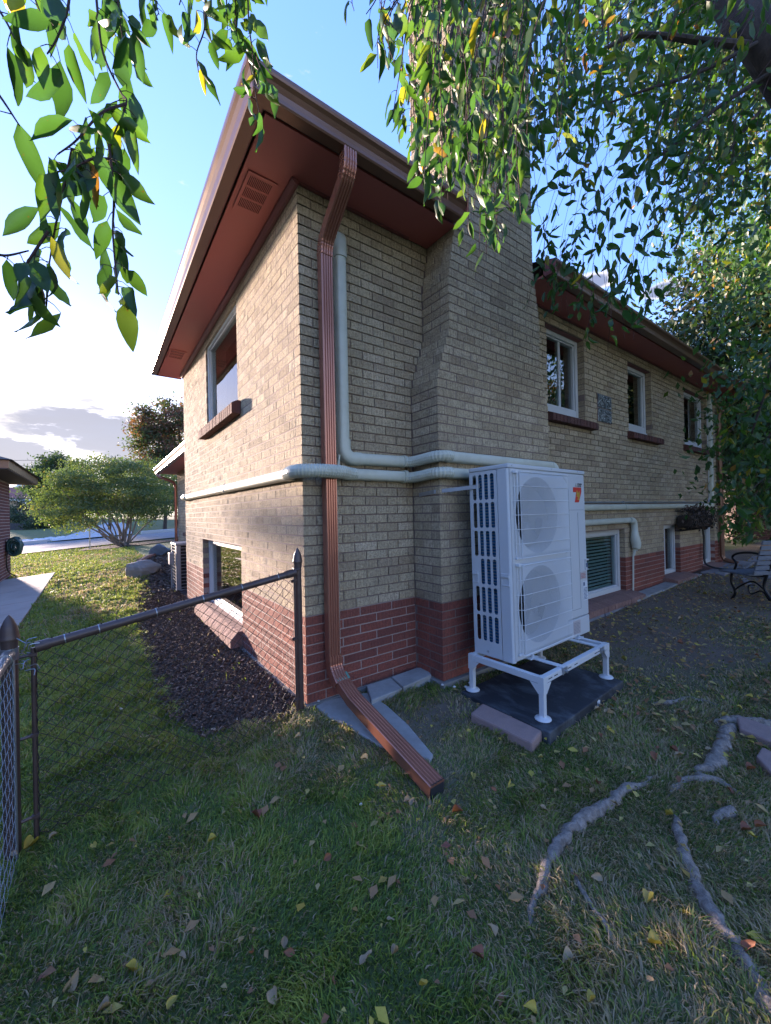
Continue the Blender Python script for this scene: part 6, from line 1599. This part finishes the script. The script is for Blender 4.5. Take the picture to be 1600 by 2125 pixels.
V = np.stack([B0, B1, M1, M0, Tp], 1).reshape(-1, 3); i = np.arange(n)[:, None]*5
dry = np.clip((pn-.50)*3.4+dm*.9+np.clip((x+.5)*.5, 0, .5)*(y < 0)+.25*np.clip((-1.3-y)*1.2, 0, 1)*(x > -.6), 0, 1); u = rng.random(n)
t = np.where(u < .10+.62*dry, .66+.34*rng.random(n), .14+.44*rng.random(n)+.10*(pn2 > .6))
t = np.where((cl_ > .45) & (x < .9) & (t < .6), np.minimum(t+.10*cl_, .64), t)
t = np.where((x < .2) & (y > .6) & (t < .6), np.minimum(t+.10, .64), t)  # sunlight on the side lawn painted in as a yellower green tint
t = np.where((x < .4) & (u > .12+.62*dry), np.minimum(t+.12*np.clip(pn2*2-.3, 0, 1), .64), t)
me = np_mesh('lawn_grass', V, [i+np.array([[0, 1, 2, 3]]), i+np.array([[3, 2, 4]])], MT['grass'], np.repeat(t, 5)); o = link('lawn_grass', me)
tag(o, 'short patchy lawn grass, green on the left and thin and dry on the right', 'grass', kind='stuff')
print('grass blades', n, 'leaves', len(leaves), 'bricks', len(bricks))

# ================================================================= FALLEN LEAVES
def dry_leaf(seed, w=.30):
    V, F = leaf_template(seed, 9, .35+.5*random.random(), .5*random.random(), .07, w); V = V.copy()
    V = np.stack([V[:, 0], -V[:, 2]-.5, V[:, 1]*1.0], -1); return V, F
def dmat(name, stops): return m_leaf(name, stops, .10, .7)
DK = [('yellow', dmat('yellow_leaf', [(0, (.50, .36, .05)), (1, (.40, .33, .10))]), 'yellow fallen leaf lying on the grass'),
      ('tan', dmat('tan_leaf', [(0, (.40, .28, .16)), (1, (.32, .22, .13))]), 'pale tan curled leaf lying on the grass'),
      ('rust', dmat('rust_leaf', [(0, (.30, .11, .05)), (1, (.22, .08, .05))]), 'rusty brown curled leaf lying on the grass')]
DT_ = [dry_leaf(100+k, .22+.04*k) for k in range(5)]
DM = [[np_mesh('fallen_leaf', V, [F], m, smooth=True) for V, F in DT_] for _, m, _ in DK]
rng = np.random.default_rng(17); k = 0
spots = [(615,1515),(855,1675),(350,1870),(275,2020),(590,1960),(525,1990),(440,1750),(380,1990),(310,2050),(215,2105),(810,1908),(150,2035),(500,1690),(820,1990),(1350,1880),(1390,1700),(1420,1900),(1360,1960),(1240,1635),(1130,1690),(1350,2040),(1180,2000),(1580,1720),(1560,1740),(1470,1560),(1400,1560),(1260,1480),(1240,1500),(1300,1490),(690,2040),(600,1990),(570,2080),(760,2000),(680,1790),(950,1690),(30,1780),(60,1765),(990,2000),(1100,2100),(1230,2090),(880,2060),(1020,1940),(1500,1450),(1450,1440),(1560,1600)]
def ground_hit(px, py):
    d = np.array(at(px, py, 1))-CAM; t = .4
    while t < 60:
        p = CAM+t*d
        if p[2] < gzf(p[0], p[1])+.03: return p
        t *= 1.012
    return p
P2 = [(*ground_hit(*s)[:2],) for s in spots]
for j in range(150):
    P2.append((rng.uniform(1.2, 6.2), rng.uniform(-2.6, -.3)) if j % 3 else (rng.uniform(-1.6, 2.2), rng.uniform(-2.3, -.2)))
for (x_, y_) in P2:
    if inpoly(np.array(x_), np.array(y_), PAD) or (x_ > -.1 and y_ > -.05) or (.9 < x_ < 2.5 and y_ > -.36): continue
    kind = int(rng.choice(3, p=[.32, .38, .30])); o = link('fallen_leaf', DM[kind][int(rng.integers(5))]); s = rng.uniform(.026, .050) if y_ < -1.0 else rng.uniform(.03, .06)
    o.location = (x_, y_, gzf(x_, y_)+.026+.018*rng.random()); o.scale = (s, s, s); o.rotation_euler = (rng.normal()*.35, rng.normal()*.35, rng.uniform(0, 6.28))
    tag(o, DK[kind][2], 'leaf', DK[kind][0]+' leaves fallen on the lawn')
# litter too small to count
n = 6500; xx = rng.uniform(1.6, 10.5, n); yy = rng.uniform(-3.6, -.22, n); nb_ = 500; xx[:nb_] = rng.uniform(-1.3, 2.6, nb_); yy[:nb_] = rng.uniform(-2.4, -.4, nb_); m = ((fbm(xx*1.3, yy*1.3, 61) > .40) | (np.arange(n) < nb_)) & ~inpoly(xx, yy, PAD); xx, yy = xx[m], yy[m]; n = len(xx)
zz = gz(xx, yy)+.026+.012*rng.random(n); P = np.stack([xx, yy, zz], -1); a = rng.uniform(0, 6.28, n); s = np.where(np.arange(n) < 300, .012+.018*rng.random(n), .028+.03*rng.random(n))
u = np.stack([np.cos(a), np.sin(a), rng.normal(size=n)*.25], -1)*s[:, None]; w = np.stack([-np.sin(a), np.cos(a), rng.normal(size=n)*.25], -1)*s[:, None]*.32; up_ = np.array([0, 0, .006])
V = np.stack([P-u*.5, P+w+up_, P+u*.5, P-w+up_], 1).reshape(-1, 3); i = np.arange(n)[:, None]*4
me = np_mesh('leaf_litter', V, [i+np.array([[0, 1, 2]]), i+np.array([[0, 2, 3]])], MT['dryleaf'], np.repeat(rng.random(n)*.998+.001, 4)); o = link('leaf_litter', me); tag(o, 'small yellow and brown leaf litter over the bare ground on the right', 'leaves', kind='stuff')
